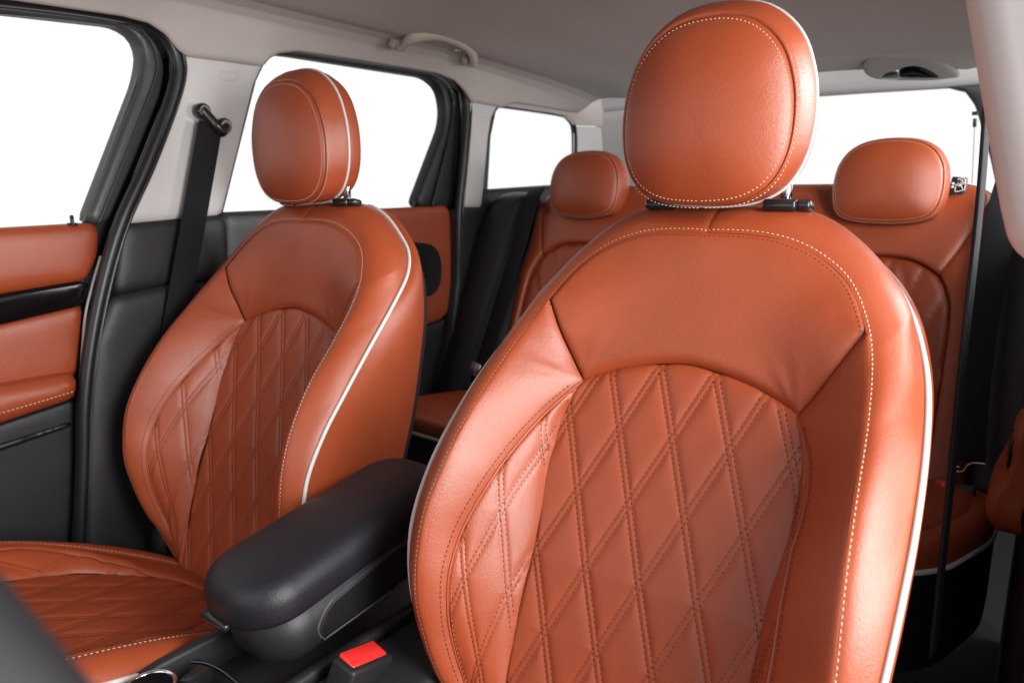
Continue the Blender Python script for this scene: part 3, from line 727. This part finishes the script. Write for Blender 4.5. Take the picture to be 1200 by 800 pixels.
# rear door
XR = -.690
d2 = thing('rear_door', 'left rear door with orange pad and dark handle bowl, seen past the far seat', 'car door', at(500, 640, 0, XR))
bowl = np.array([(515, 300), (517, 318), (514, 336), (505, 346), (490, 349), (468, 349), (450, 342), (446, 318), (450, 295), (468, 285), (490, 284), (507, 288)], float)
outer = [(400, 247), (524, 241), (529, 247), (532, 290), (534, 335), (528, 365), (518, 375), (480, 388), (400, 400)]
Po = rounded(px(outer, XR), .01); Pb = spline(px(bowl, XR), 60, True)
panel('door_pad', Po, flat, wall(XR), 'leather', d2, h=.010, edge=(.008, .006), skirt=.02)
def bowlH(u, v):
    D, _ = near(np.stack([np.ravel(u), np.ravel(v)], 1), Pb); return .0045*np.exp(-np.reshape(D, np.shape(u))/.004)
panel('handle_bowl', Pb, bowlH, wall(XR+.001), 'gloss_soft', d2, h=.006, edge=(.004, .0015))
hp = at(497, 322, 0, XR+.006); bbox('inner_handle', (.010, .050, .014), xf(hp, rx=.3), 'gloss_soft', d2, bev=.004)
trim('window_frame', [(318, 62), (345, 60), (508, 84.5), (526, 95), (536, 112), (540, 135), (533, 244), (487, 243), (522, 150), (524.5, 130), (520, 104), (504, 90.5), (345, 65), (330, 63.5)], XR-.010, 'black_plastic', d2, r=.03, edge=(.006, .005), skirt=.03)
q = path3([(526, 104), (531, 125), (526, 160), (505, 242)], XR-.006, 50); sweep('frame_rib', q, ell(.006, .003), (1, 0, 0), 'seal_sheen', d2)
shell('door_shell', [(262, 256), (524, 246), (537, 244), (540, 400), (500, 640), (262, 640)], -.722, 'black_plastic', d2)
trim('belt_trim', [(262, 249), (400, 243), (400, 300), (262, 320)], XR-.004, 'frame_grey', d2, r=.004, edge=(.008, .006), skirt=.02)
trim('lower_panel', [(400, 401), (480, 389), (519, 376), (529, 366), (520, 470), (470, 640), (400, 640)], XR-.008, 'trim_dark', d2, r=.004, edge=(.005, .005), skirt=.02)
pb = at(489, 240.5, 0, XR); cyl('lock_pin', pb+np.array([-.012, 0, -.012]), pb+np.array([-.012, 0, .016]), .0032, 'rubber', d2, 14, .001)
pane('window_glass', [(250, 262), (296, 80), (320, 58), (345, 56), (512, 82), (534, 102), (538, 140), (495, 262)], -.735, d2)
free()
s2 = thing('door_seal', 'black rubber seal around the left rear door opening', 'door seal', at(527, 500, 0, -.672))
sp = [(300, 59), (325, 54.5), (345, 55), (420, 67), (512, 80.5), (534, 92), (545, 114), (546, 140), (541, 200), (537, 245), (536, 300), (536, 340), (528, 420), (512, 520)]
sweep('bulb', path3(sp, -.674, 140), ell(.012, .0105, 12), (1, 0, 0), 'rubber', s2)
sp2 = [(x+(5 if x > 500 else 1), y-(3 if y < 95 else 0)) for x, y in sp]
sweep('lip', path3(sp2, -.668, 140), ell(.006, .004, 10), (1, 0, 0), 'seal_sheen', s2)
free()

# C pillar, quarter window, D pillar
b2 = thing('pillar_trim', 'narrow pale pillar trim between left rear door and small rear side window', 'pillar trim', at(540, 400, 0, -.66))
trim('upper_trim', [(550, 105), (592, 112), (578, 137), (574, 160), (568.5, 222), (566, 243), (544, 243), (549, 200), (553, 140)], -.660, 'pale_trim', b2, r=.006, h=.01, edge=(.008, .007), skirt=.03)
trim('button', [(561, 137), (573, 138), (572.5, 145), (560.5, 144)], -.6585, 'pale_trim', b2, r=.010, h=.003, edge=(.003, .0014), skirt=.004)
trim('lower_trim', [(538, 244), (575, 244), (600, 240), (560, 420), (520, 520), (505, 520), (530, 400), (537, 330)], -.662, 'trim_dark', b2, r=.004, edge=(.006, .006), skirt=.03)
free()
qw = thing('quarter_window', 'small fixed rear side window with rounded corner behind the rear headrest', 'car window', at(620, 222, 0, -.69))
pane('pane', [(565, 235), (572, 118), (660, 125), (690, 140), (690, 235)], -.72, qw)
q = path3([(576, 126), (590, 126), (655, 135.5), (667, 141), (672.5, 152), (673, 185), (671, 225)], -.676, 80); sweep('surround', q, ell(.012, .003, 10), (1, 0, 0), 'rubber', qw)
sill = trim('sill', [(566, 223), (655, 217), (700, 215), (700, 300), (600, 300), (560, 244)], -.664, 'trim_dark', qw, r=.004, edge=(.012, .008), skirt=.05)
free()
dp = thing('pillar_trim', 'pale rear corner pillar trim behind the left rear headrest', 'pillar trim', at(720, 230, 0, -.70))
trim('lower_trim', [(673.5, 148), (700, 149), (790, 152), (800, 260), (690, 260), (674, 225)], -.672, 'pale_trim', dp, r=.006, edge=(.003, .006), skirt=.004)
trim('upper_trim', [(640, 118), (700, 112), (790, 108), (790, 151), (700, 148), (673, 147), (669, 141), (656, 134.5), (590, 124), (592, 116)], -.664, 'headliner', dp, r=.02, edge=(.003, .006), skirt=.004)
free()

# tailgate with the rear window
tg = thing('tailgate', 'tailgate trim framing the bright rear window behind the rear seats', 'tailgate', (0, 2.42, .9))
YT = 2.40
def tw(u, v, w_): u, v, w_ = np.broadcast_arrays(np.asarray(u, float), v, w_); return np.stack([u, YT-w_-.18*(v-1.3), v], -1)
def pt(poly): return np.array([atp(x, y, (0, YT, 1.3), np.array([0, 1, .18]))[[0, 2]] for x, y in poly])
o_ = pt([(960, 111), (1010, 107.5), (1060, 104.5), (1108, 101.5), (1130, 106), (1143, 125), (1150, 150), (1160, 185), (1168, 222)])
top = np.array([(-.62, o_[0][1]+.0), (-.30, o_[0][1]+.012)])
header = np.vstack([[(-.70, 1.56), (-.70, 1.455), (-.30, 1.462), (-.05, 1.457)], o_[:4], [(.52, o_[3][1]), (.70, 1.45), (.70, 1.56)]])
panel('header_trim', rounded(header, .004), flat, tw, 'pale_grey', tg, h=.02, edge=(.012, .008), skirt=.04)
side = np.vstack([o_[3:], [(.70, 1.10), (.70, o_[3][1]-.001)]])
panel('side_trim', rounded(side, .004), flat, tw, 'frame_grey', tg, h=.02, edge=(.012, .008), skirt=.04)
panel('side_trim', rounded(np.array([(-.70, 1.454), (-.70, 1.10), (-.56, 1.10), (-.53, 1.25), (-.47, 1.40), (-.42, 1.4615)]), .01), flat, tw, 'pale_grey', tg, h=.02, edge=(.012, .008), skirt=.04)
panel('lower_trim', np.array([(-.70, 1.10), (.70, 1.10), (.70, .80), (-.70, .80)]), flat, tw, 'trim_dark', tg, h=.06, edge=(.01, .01), skirt=.04)
g_ = tw(np.array([-.7, .7, .7, -.7]), np.array([1.08, 1.08, 1.5, 1.5]), -.03); mesh('rear_glass', np.vstack([g_, g_+[0, .004, 0]]), [(0, 1, 2, 3), (7, 6, 5, 4), (0, 4, 5, 1), (1, 5, 6, 2), (2, 6, 7, 3), (3, 7, 4, 0)], 'window_glass', tg, smooth=False)
def cq(x, y): return atp(x, y, (0, YT-.03, 1.3), np.array([0, 1, .18]))
bbox('cord_clip', (.016, .010, .010), xf(cq(1143, 133)), 'rubber', tg, bev=.003)
cyl('cord_toggle', cq(1142.5, 139), cq(1142, 149), .0045, 'rubber', tg, 12, .001)
tube('shelf_cord', spline([cq(1142, 149), cq(1141, 175), cq(1139, 215)], 20), .0009, 'frame_grey', tg, n=6)
free()
# cargo lamp in the rear edge of the roof lining
lc = atp(1068, 84, (0, 2.14, 1.49), np.array([0, .55, 1.0]))
lp = thing('cargo_lamp', 'oval lamp plate with dark lens at the rear edge of the headliner', 'lamp', lc)
ln = np.array([0, -.55, -1.0]); ln /= np.linalg.norm(ln); lu = np.array([1, 0, 0.]); lv = np.cross(ln, lu)
def LM(u, v, w_): u, v, w_ = np.broadcast_arrays(np.asarray(u, float), v, w_); return lc+u[..., None]*lu+v[..., None]*lv+w_[..., None]*ln
def lpx(pts): return np.array([[(atp(x, y, lc, ln)-lc)@lu, (atp(x, y, lc, ln)-lc)@lv] for x, y in pts])
panel('lamp_plate', spline(lpx([(1011, 82), (1016, 71), (1035, 65), (1075, 63), (1095, 69), (1113, 80), (1124, 91), (1110, 94), (1085, 96), (1035, 95), (1018, 91)]), 80, True), flat, LM, 'plate_grey', lp, h=.008, edge=(.004, .004), skirt=.01)
def lensH(u, v): return np.full(np.shape(u), .006)
panel('lens', spline(lpx([(1050, 88), (1056, 80), (1070, 77), (1085, 80), (1100, 89), (1098, 92), (1060, 92)]), 60, True), lensH, LM, 'gloss_black', lp, h=.005, edge=(.008, .005))
panel('reflector', spline(lpx([(1030, 90), (1040, 84), (1054, 83), (1056, 91), (1040, 93)]), 50, True), lensH, LM, 'steel', lp, h=.005, edge=(.006, .004))
free()
# grab handle over the rear door
ga, gb = at(472, 54, 0, -.575), at(555, 73, 0, -.575)
gh = thing('grab_handle', 'beige plastic grab handle on the roof above the left rear window', 'grab handle', (ga+gb)/2)
dirv = (gb-ga)/np.linalg.norm(gb-ga); inn = np.array([.82, 0, -.35]); inn /= np.linalg.norm(inn)
q = spline([ga+[-.03, 0, .012], ga, at(483, 44, 0, -.537), at(513, 41, 0, -.517), at(540, 50, 0, -.525), at(552, 60, 0, -.548), gb, gb+[-.03, 0, .012]], 80)
sweep('grip', q, ell(.013, .0095, 14), (.35, 0, .82), 'handle_trim', gh)
hk = at(537, 58, 0, -.565)
bbox('coat_hook', (.014, .016, .010), xf(hk), 'chrome', gh, bev=.003)
for p, nm in ((ga, 0), (gb, 1)):
    bbox('mount', (.020, .044, .022), xf(p+[-.016, 0, .006], ry=.5), 'handle_trim', gh, bev=.006)
free()

# ------------------------------------------------------------------ rear seats
RN = np.array([0, -.928, .371]); RVv = np.array([0, .371, .928]); RO = np.array([0, 1.500, .62])
def Rs(cx):
    def M(u, v, w_):
        u, v, w_ = np.broadcast_arrays(np.asarray(u, float), v, w_)
        return RO+np.stack([cx+u, 0*u, 0*u], -1)+v[..., None]*RVv+w_[..., None]*RN
    return M
def rpx(pts): # pixels onto the rear backrest plane
    o = []
    for x, y in pts:
        p = atp(x, y, RO, RN); o.append((p[0], (p-RO)@RVv))
    return np.array(o)
RC = [(0, .452), (.06, .446), (.11, .418), (.132, .38), (.143, .32), (.145, .1), (.14, .0)]
rcd = spline([(-.06, .446)]+RC, 100); rcd = rcd[rcd[:, 0] >= 0]; RP3 = int(np.argmin(((rcd-[.112, .416])**2).sum(1)))
def rear_seat(label, cx, uL, uR, rl, rr_, base, col, tagged=False, blackpipe=True, pipe_right=False):
    t = thing('rear_seat', label, 'car seat', (base, 1.45, .30), 'rear seats'); M = Rs(cx)
    cp = np.vstack([mirror(rcd)[:-1], rcd])
    def Hc(u, v): return -.012+.35*np.asarray(u)**2+qrel(u, v, lambda a, b: cab(a, b+.004), GA, GA, .0035)-.003
    b = panel('backrest', cp, Hc, M, 'leather', t, h=.005, edge=(.008, .006))
    def roll(u, v):
        v = np.asarray(v, float); u = np.asarray(u, float)
        e = np.maximum(0, (v-.53)/.09)**2*.035+np.maximum(0, (u-(uR-.05))/.05)**2*.020+np.maximum(0, ((uL+.05)-u)/.05)**2*.020
        wg = .016*np.exp(-((np.abs(u)-.185)/.045)**2)*np.clip((.46-v)/.1, 0, 1)
        return wg-e
    TV = .622
    def corner(x, y, r, sx): return [(x-sx*r*(1-math.cos(a)), y-r*(1-math.sin(a))) for a in np.linspace(0, math.pi/2, 10)]
    qr = np.array(corner(uR, TV, rr_, 1)); ql = np.array(corner(uL, TV, rl, -1))
    jr = 4; jl = 4
    sr = np.array([qr[jr], .5*(qr[jr]+rcd[RP3])+[.004, -.006], rcd[RP3]]); sl = np.array([ql[jl], .5*(ql[jl]+rcd[RP3]*[-1, 1])+[-.004, -.006], rcd[RP3]*[-1, 1]])
    sr, sl = spline(sr, 14), spline(sl, 14)
    arch_ = np.vstack([mirror(rcd[:RP3+1])[:-1], rcd[:RP3+1]])
    sh = np.vstack([ql[jl:], qr[jr:][::-1], sr[1:-1], arch_[::-1], sl[::-1][1:-1]])
    panel('shoulder_panel', sh, roll, M, 'leather', b, h=.008, edge=(.005, .004), skirt=.04)
    wr = np.vstack([[(uR, .0)], qr[:jr+1], sr[1:], rcd[RP3+1:]]); wl = np.vstack([[(uL, .0)], ql[:jl+1], sl[1:], rcd[RP3+1:]*[-1, 1]])
    for wpn in (wr, wl): panel('wing_panel', wpn, roll, M, 'leather', b, h=.008, edge=(.005, .004), skirt=.05)
    # top roll behind the shoulder seam
    stt = Stitch()
    def dense(c, n):
        L = np.r_[0, np.cumsum(np.linalg.norm(np.diff(c, axis=0), axis=1))]; q = np.linspace(0, L[-1], n); return np.stack([np.interp(q, L, c[:, k]) for k in (0, 1)], 1)
    edge_ = np.vstack([ql[2:], qr[2:][::-1]])
    e_in = offs(dense(edge_, 160), -.030)
    stt.surf(e_in, roll, M, length=.0045, gap=.002, wd=.0008, ht=.001); stt.surf(offs(dense(edge_, 160), -.036), roll, M, length=.0045, gap=.002, wd=.0008, ht=.001)
    dk = Stitch(); vv = np.linspace(0, .46, 120); r_ = (V0-(vv+.004))/RW
    for j in range(-6, 9):
        for e in (-dl, dl):
            for sgn in (1, -1):
                for run in clip_runs(np.stack([PP*(j+e-2.5+sgn*r_/2), vv], 1), cp, .006): dk.surf(run, Hc, M)
    stt.make('seam_stitching', 'thread_rust', b); dk.make('quilt_stitching', 'thread_dark', b)
    # back board and edge piping
    ed = dense(np.vstack([[(uL, .02)], ql, qr[::-1], [(uR, .02)]]), 160)
    tube('edge_piping', M(ed[:, 0], ed[:, 1], roll(ed[:, 0], ed[:, 1])-.010), .0035, 'rubber', b, n=8)
    cx2 = .5*(uL+uR); brd = M(np.array([uL, uR, uR, uL])*.985+cx2*.015, np.array([0, 0, .55, .55]), -.07); brd2 = brd-RN*.03
    mesh('back_board', np.vstack([brd, brd2]), [(0, 1, 2, 3), (7, 6, 5, 4), (0, 4, 5, 1), (1, 5, 6, 2), (2, 6, 7, 3), (3, 7, 4, 0)], 'trim_dark', b, smooth=False)
    # headrest
    hp = [(0, .163), (.045, .158), (.075, .142), (.093, .115), (.099, .085), (.099, .055), (.094, .030), (.082, .012), (.06, .003), (.03, -.001), (0, -.002)]
    c = M(0, .513, .030)
    h_ = head(t, 0, (float(c[0]), float(c[1]), float(c[2])), dep=.85, tilt=math.radians(8), front=.020, pipe=False, seam_pts=hp, rin=.965)
    for sx in (-1, 1): cyl('headrest_post', M(sx*.06, .50, -.03), M(sx*.06, .62, .0), .006, 'chrome', t)
    # cushion
    ol = rounded(np.array(col), .06, 10)
    def CM(u, v, w_): u, v, w_ = np.broadcast_arrays(np.asarray(u, float), v, w_); return np.stack([u, v, .672-.12*(v-1.2)+w_], -1)
    cc0 = np.array(col).mean(0); inset = cc0+(ol-cc0)*np.array([1-.10/np.ptp(ol[:, 0]), .80])
    cu = panel('cushion', inset, lambda u, v: np.full(np.shape(u), .006), CM, 'leather', t, h=.012, edge=(.010, .012))
    oo = np.vstack([ol, ol[:1]]); ii = np.vstack([inset, inset[:1]]); nn = 160
    def rs_(c): L = np.r_[0, np.cumsum(np.linalg.norm(np.diff(c, axis=0), axis=1))]; q = np.linspace(0, L[-1], nn); return np.stack([np.interp(q, L, c[:, k]) for k in (0, 1)], 1)
    oo, ii = rs_(oo), rs_(ii)
    loft('cushion_border', CM(ii[:, 0], ii[:, 1], -.002), CM(oo[:, 0], oo[:, 1], -.045), None, 'leather', cu, 8, .016, drop0=.003, cen=(cx, 1.4, .4))
    loft('cushion_front', CM(oo[:, 0], oo[:, 1], -.045), CM(oo[:, 0], oo[:, 1], -.20), None, 'black_leather', cu, 4, .0, cen=(cx, 1.4, .5))
    pp_ = CM(oo[:, 0], oo[:, 1], -.045); nrm = pp_-np.array([cx, 1.38, .62]); nrm /= np.linalg.norm(nrm, axis=1)[:, None]
    tube('piping', (pp_+nrm*.001)[:-1], .0042, 'piping', cu, True, 8)
    free(); return t
r1 = rear_seat('left rear orange leather seat, its headrest in front of the small side window', -.325, -.175, .215, .10, .02, -.32, [(-.61, 1.56), (-.61, 1.26), (-.57, 1.14), (-.12, 1.10), (-.12, 1.56)])
r2 = rear_seat('right rear orange leather seat with small black label, behind the nearest headrest', .392, -.495, .205, .02, .10, .39, [(-.11, 1.56), (-.11, 1.06), (.56, 1.06), (.605, 1.13), (.652, 1.33), (.655, 1.56)])
# luggage-side label on the right rear backrest
lb = atp(1123, 217, RO-RN*.004, RN)
def LB(u, v, w_): u, v, w_ = np.broadcast_arrays(np.asarray(u, float), v, w_); return lb+np.stack([u, 0*u, 0*u], -1)+v[..., None]*RVv+w_[..., None]*RN
ORG[0] = np.array(r2.location)
tg_ = panel('fabric_label', rounded(np.array([(-.015, -.020), (.014, -.017), (.015, .016), (-.013, .019)]), .002), flat, LB, 'rubber', r2, h=.004, edge=(.001, .001), skirt=.003, label='small black label with white child seat symbols')
def arcp(cx, cy, r, a0, a1, n=14): return [(cx+r*math.cos(t), cy+r*math.sin(t)) for t in np.linspace(a0, a1, n)]
for pl in (arcp(.004, .008, .007, -2.6, 2.8), arcp(.004, .008, .003, -2, 2.5), [(-.004, -.004), (-.003, -.014), (.010, -.011)], [(.003, -.002), (.004, .001), (.010, -.012)], [(-.006, .001), (.004, -.003)], [(.012, .013), (.012, -.012)]):
    q = spline(pl, 24); sweep('symbol_line', LB(q[:, 0], q[:, 1], .0012), rrect(.0004, .0007, .0002, 1), RN, 'white_print', tg_, smooth=False)
for cx, cy, r in ((-.009, .003, .0024), (-.009, -.004, .0024)):
    q = np.array(arcp(cx, cy, r, 0, 2*math.pi, 15)[:-1]); mesh('symbol_dot', LB(q[:, 0], q[:, 1], .0014), [list(range(14))], 'white_print', tg_, smooth=False)
free()
# black side bolster and belt by the left rear seat
def rp3(x, y, off=0.0): return atp(x, y, RO+RN*off, RN)
bo = thing('side_bolster', 'black leather side bolster between left rear door and rear seat belt', 'side bolster', rp3(520, 560))
P = rpx([(577, 229), (590, 222), (605, 220), (622, 222), (628, 226), (615, 262), (596, 320), (580, 370), (565, 430), (548, 560), (470, 560), (500, 470), (520, 400), (540, 320), (556, 262)])
cxb = 0
def Mb(u, v, w_): u, v, w_ = np.broadcast_arrays(np.asarray(u, float), v, w_); return RO+np.stack([u, 0*u, 0*u], -1)+v[..., None]*RVv+w_[..., None]*RN
pp0 = rounded(P, .02)
def puff(u, v):
    D, _ = near(np.stack([np.ravel(u), np.ravel(v)], 1), pp0); D = np.reshape(D, np.shape(u)); return .055*(1-np.exp(-D/.035))-.02
panel('pad', pp0, puff, Mb, 'black_leather', bo, h=.008, edge=(.01, .006), skirt=.06)
free()
sb2 = thing('seat_belt', 'black rear seat belt running down beside the left rear seat to its buckle', 'seat belt', rp3(555, 470, .05))
q = [rp3(630, 221, -.02), rp3(622, 238, .03), rp3(604, 300, .038), rp3(583, 370, .042), rp3(566, 425, .045), rp3(559, 448, .05)]
strap('webbing', q, (1, 0, 0), .024, sb2)
bk2 = rp3(556, 432, .055); bbox('tongue', (.030, .003, .034), xf(bk2, rx=-.38, ry=.25), 'steel', sb2, bev=.001, seg=1)
bbox('buckle', (.036, .022, .06), xf(rp3(549, 462, .05), rx=-.38, ry=.25), 'black_plastic', sb2, bev=.005)
free()
# right rear belt
bo2 = thing('side_bolster', 'black leather side bolster at the outer edge of the right rear seat', 'side bolster', rp3(1185, 560))
P2_ = np.array([(.575, .56), (.60, .60), (.66, .62), (.74, .60), (.74, -.02), (.60, -.02), (.585, .25)])
pp1 = rounded(P2_, .02)
def puff2(u, v):
    D, _ = near(np.stack([np.ravel(u), np.ravel(v)], 1), pp1); D = np.reshape(D, np.shape(u)); return .045*(1-np.exp(-D/.03))-.015
panel('pad', pp1, puff2, Mb, 'black_leather', bo2, h=.010, edge=(.01, .006), skirt=.06)
free()
sb3 = thing('seat_belt', 'black rear seat belt lying over the right rear seat edge', 'seat belt', rp3(1120, 600, .05))
q = [rp3(1185, 212, -.01), rp3(1176, 245, .045), rp3(1165, 300, .05), rp3(1150, 380, .05), rp3(1140, 460, .05), rp3(1134, 540, .05)]
strap('webbing', q, (1, 0, 0), .026, sb3)
tq = rp3(1128, 547, .055)
q = [tq+np.array([a*.001, -.002, b*.001]) for a, b in ((-16, -8), (-6, -9), (2, -6), (8, 6), (16, 12), (34, 14))]
tube('tongue', spline(q, 30), .0016, 'steel', sb3)
q = [tq+np.array([a*.001, -.003, b*.001]) for a, b in ((-17, -8), (-13, -1), (-4, 0))]
tube('tongue_slot', spline(q, 16), .0014, 'steel', sb3)
bbox('buckle', (.034, .022, .07), xf(rp3(1128, 590, .045), rx=-.38), 'black_plastic', sb3, bev=.005)
bbox('release_button', (.016, .006, .010), xf(rp3(1103, 566, .06), rx=-.38), 'red_plastic', sb3, bev=.002)
free()

# ------------------------------------------------------------------ right side
XQ = .70
def wallr(X): return wall(X, -1)
d3 = thing('rear_door', 'dark right rear door with orange armrest at the right edge', 'car door', (.69, 1.3, .5))
panel('door_shell', np.array([(.86, .15), (1.75, .15), (1.75, 1.13), (.86, 1.10)]), flat, wallr(.685), 'carpet', d3, h=.05, edge=(.005, .01), skirt=.02)
ap = np.array([(1.13, .70), (1.25, .70), (1.33, .73), (1.36, .78), (1.34, .83), (1.26, .86), (1.13, .865)])
def armq(u, v): return .020*np.exp(-((np.asarray(v)-.735)/.04)**2)
panel('door_pad', rounded(ap, .03), armq, wallr(.660), 'leather', d3, h=.012, edge=(.012, .01), skirt=.03)
panel('handle_bowl', rounded(np.array([(1.14, .785), (1.20, .79), (1.24, .81), (1.20, .84), (1.14, .84)]), .02), flat, wallr(.6575), 'gloss_soft', d3, h=.012, edge=(.003, .004), skirt=.004)
free()
b3 = thing('pillar_trim', 'blurred pale pillar trim at the upper right edge of the picture', 'pillar trim', (.66, .75, 1.1))
def pil(z): return np.interp(z, [1.09, 1.316, 1.47], [.6435, .587, .552])
rows = []; sec = [(-.06, .16), (-.03, .085), (-.012, .030), (-.006, .012), (.004, .003), (.014, 0), (.03, .001), (.055, .004), (.068, .016), (.072, .05)]
zs = np.r_[np.linspace(1.092, 1.12, 6), np.linspace(1.14, 1.50, 16)]
for z in zs:
    e = .022*math.exp(-(z-1.092)/.010)
    rows.append([(pil(z)+b+e, .765+.07*(1.3-z)+a, z) for a, b in sec])
V = np.array(rows).reshape(-1, 3); k = len(sec)
mesh('upper_trim', V, [[i*k+j, i*k+j+1, (i+1)*k+j+1, (i+1)*k+j] for i in range(len(zs)-1) for j in range(k-1)], 'pale_trim', b3)
bbox('lower_trim', (.03, .17, .80), xf((.715, .86, .68)), 'trim_dark', b3, bev=.01)
free()
sb4 = thing('seat_belt', 'narrow black belt strap hanging edge-on beside the right blurred pillar', 'seat belt', (.62, .80, .6))
Yb = .90
q = [at(1163, 60, 1, Yb), at(1158, 110, 1, Yb), at(1148, 240, 1, Yb), at(1131, 400, 1, Yb), at(1117, 540, 1, Yb), at(1101, 690, 1, Yb), at(1094, 760, 1, Yb)]
strap('webbing', q, (.04, 1, 0), .022, sb4, thick=.0018)
free()

# ------------------------------------------------------------------ console, armrest, buckle, wheel
AX = -.03; tilt = math.radians(9.5)
co = thing('centre_console', 'dark centre console with black padded armrest between the two front seats', 'console', (-.035, .5, .25))
def pillow(name, a, b, rc, prof, M4, mt, parent, label=None):
    rows = []
    for ins, z in prof:
        sec = rrect(a-ins, b-ins, max(rc-ins, .002), 12); rows.append([(x, y, z) for x, y in sec])
    V = np.array(rows); m = V.shape[1]; n = len(rows); V = V.reshape(-1, 3)
    F = [[i*m+j, i*m+(j+1) % m, (i+1)*m+(j+1) % m, (i+1)*m+j] for i in range(n-1) for j in range(m)]
    for k in (0, n-1):
        V = np.vstack([V, V[k*m:(k+1)*m].mean(0)[None]]); F += [[len(V)-1, k*m+j, k*m+(j+1) % m] for j in range(m)]
    Mx = np.array(M4); V = V@Mx[:3, :3].T+Mx[:3, 3]
    o = mesh(name, V, F, mt, parent, label=label); fixn(o); return o
rf = .034
lp_ = [(.020, -.021), (.006, -.021), (.0015, -.018), (0, -.013), (0, -.004)]+[(rf*(1-math.cos(t)), rf*.92*math.sin(t)) for t in np.linspace(.12, 1.40, 12)]+[(.040, .0325), (.050, .0338), (.060, .0344), (.068, .0346)]
am = lid = pillow('armrest', .071, .170, .060, lp_, xf((AX, .570, .729), rx=tilt), 'black_leather', co, 'black padded armrest lid')
bbox('latch', (.05, .02, .012), xf((AX-.016, .411, .680), rx=tilt), 'gloss_soft', am, bev=.005)
pillow('body', .0625, .158, .052, [(.058, .01), (.0, .01), (0, -.03), (.002, -.042), (.008, -.054), (.018, -.062), (.035, -.066), (.060, -.067)], xf((AX+.004, .580, .700), rx=tilt*.8), 'trim_dark', am)
def body_panel(u, v, w_):
    u, v, w_ = np.broadcast_arrays(np.asarray(u, float), v, w_); return np.stack([AX+.0672+w_, u, v], -1)
zt = lambda y: .7035+.115*(y-.6)
bpz = np.array([(.490, zt(.49)-.048), (.482, zt(.482)-.030), (.500, zt(.50)-.006), (.60, zt(.60)+.004), (.74, zt(.74)+.004), (.74, zt(.74)-.046), (.60, zt(.60)-.050)])
panel('side_inset', rounded(bpz, .014), flat, body_panel, 'gloss_soft', am, h=.008, edge=(.004, .003), skirt=.006)
eq = spline(rounded(bpz, .014), 90, True); tube('inset_rim', body_panel(eq[:, 0], eq[:, 1], -.001), .0016, 'frame_grey', am, True, 6)
bbox('console_body', (.16, .95, .30), xf((-.035, .55, .43)), 'black_plastic', co, bev=.01)
for x_ in (-.112, .042):
    bbox('side_rail', (.016, .95, .05), xf((x_, .55, .597)), 'trim_dark', co, bev=.006)
kc = at(176, 806, 2, .625); cyl('control_knob', kc+[0, 0, -.03], kc+[0, 0, .004], .026, 'gloss_black', co, 36, .004)
th_ = np.linspace(0, 2*math.pi, 41)[:-1]; tube('knob_ring', np.stack([kc[0]+.0255*np.cos(th_), kc[1]+.0255*np.sin(th_), np.full(40, kc[2]+.002)], 1), .003, 'chrome', co, True, 8)
kc2 = at(230, 797, 2, .605); bbox('rocker_switch', (.022, .034, .020), xf(kc2, rz=.3), 'gloss_soft', co, bev=.004)
arcq = spline([at(165, 800, 2, .604), at(200, 780, 2, .604), at(230, 775, 2, .604), at(255, 783, 2, .604), at(285, 805, 2, .604)], 40); tube('switch_bezel', arcq, .0022, 'steel_dark', co, n=8)
q = [at(x, y, 2, .622) for x, y in ((330, 802), (395, 762), (450, 730), (500, 700))]
bbox('tunnel_side', (.10, .60, .12), xf((.10, .66, .553), ry=.10), 'trim_dark', co, bev=.012)
free()
bp_ = at(424, 769, 2, .636)
bu = thing('belt_buckle', 'seat belt buckle with bright red release button beside the near seat', 'belt buckle', bp_-[0, 0, .06])
ry, rxx = math.radians(12), math.radians(-14)
T = xf(bp_, rx=rxx, ry=ry)
bbox('housing', (.036, .068, .085), T@Matrix.Translation((.003, 0, -.0395)), 'black_plastic', bu, bev=.005, seg=3)
def wedge(V):
    V = V.copy(); V[:, 2] -= .25*np.clip(V[:, 0]-.003, 0, 1); return V
bbox('red_button', (.0255, .055, .012), T@Matrix.Translation((.001, 0, .001)), 'red_plastic', bu, bev=.0025, seg=3, fn=wedge)
free()
# dashboard and the front end of the left door, out of view: added to shade the foot wells
db = thing('dashboard', 'black dashboard out of view, added to shade the foot wells', 'dashboard', (0, -.55, .3))
bbox('dash_body', (1.40, .40, .50), xf((0, -.62, .66)), 'trim_dark', db, bev=.06, seg=5)
bbox('foot_wall', (1.40, .05, .45), xf((0, -.70, .30)), 'carpet', db, bev=.01)
bbox('dash_top', (1.40, .50, .05), xf((0, -.78, .92), rx=-.1), 'black_plastic', db, bev=.02)
free()
# steering wheel, lower left corner, close to the camera and out of focus
wc = np.array([.36, .07, .971]); wn = np.array([0, math.cos(math.radians(20)), math.sin(math.radians(20))]); wn /= np.linalg.norm(wn)
wu = np.array([1, 0, 0.]); wv = np.cross(wn, wu)
sw = thing('steering_wheel', 'dark leather steering wheel rim blurred in the lower left corner', 'steering wheel', wc)
th_ = np.linspace(0, 2*math.pi, 97)[:-1]; WR = .182
rim = wc+WR*(np.cos(th_)[:, None]*wu+np.sin(th_)[:, None]*wv)
sweep('rim', rim, ell(.015, .014, 16), wn, 'wheel_leather', sw, True)
hub = wc-wn*.03; cyl('hub', hub-wn*.03, hub+wn*.02, .075, 'black_plastic', sw, 40, .012)
for a in (0, math.pi, -math.pi/2):
    d_ = math.cos(a)*wu+math.sin(a)*wv
    sweep('spoke', spline([hub+d_*.06, wc+d_*.12-wn*.016, wc+d_*(WR-.006)], 14), rrect(.010, .024, .006, 3), wn, 'frame_grey', sw)
free()
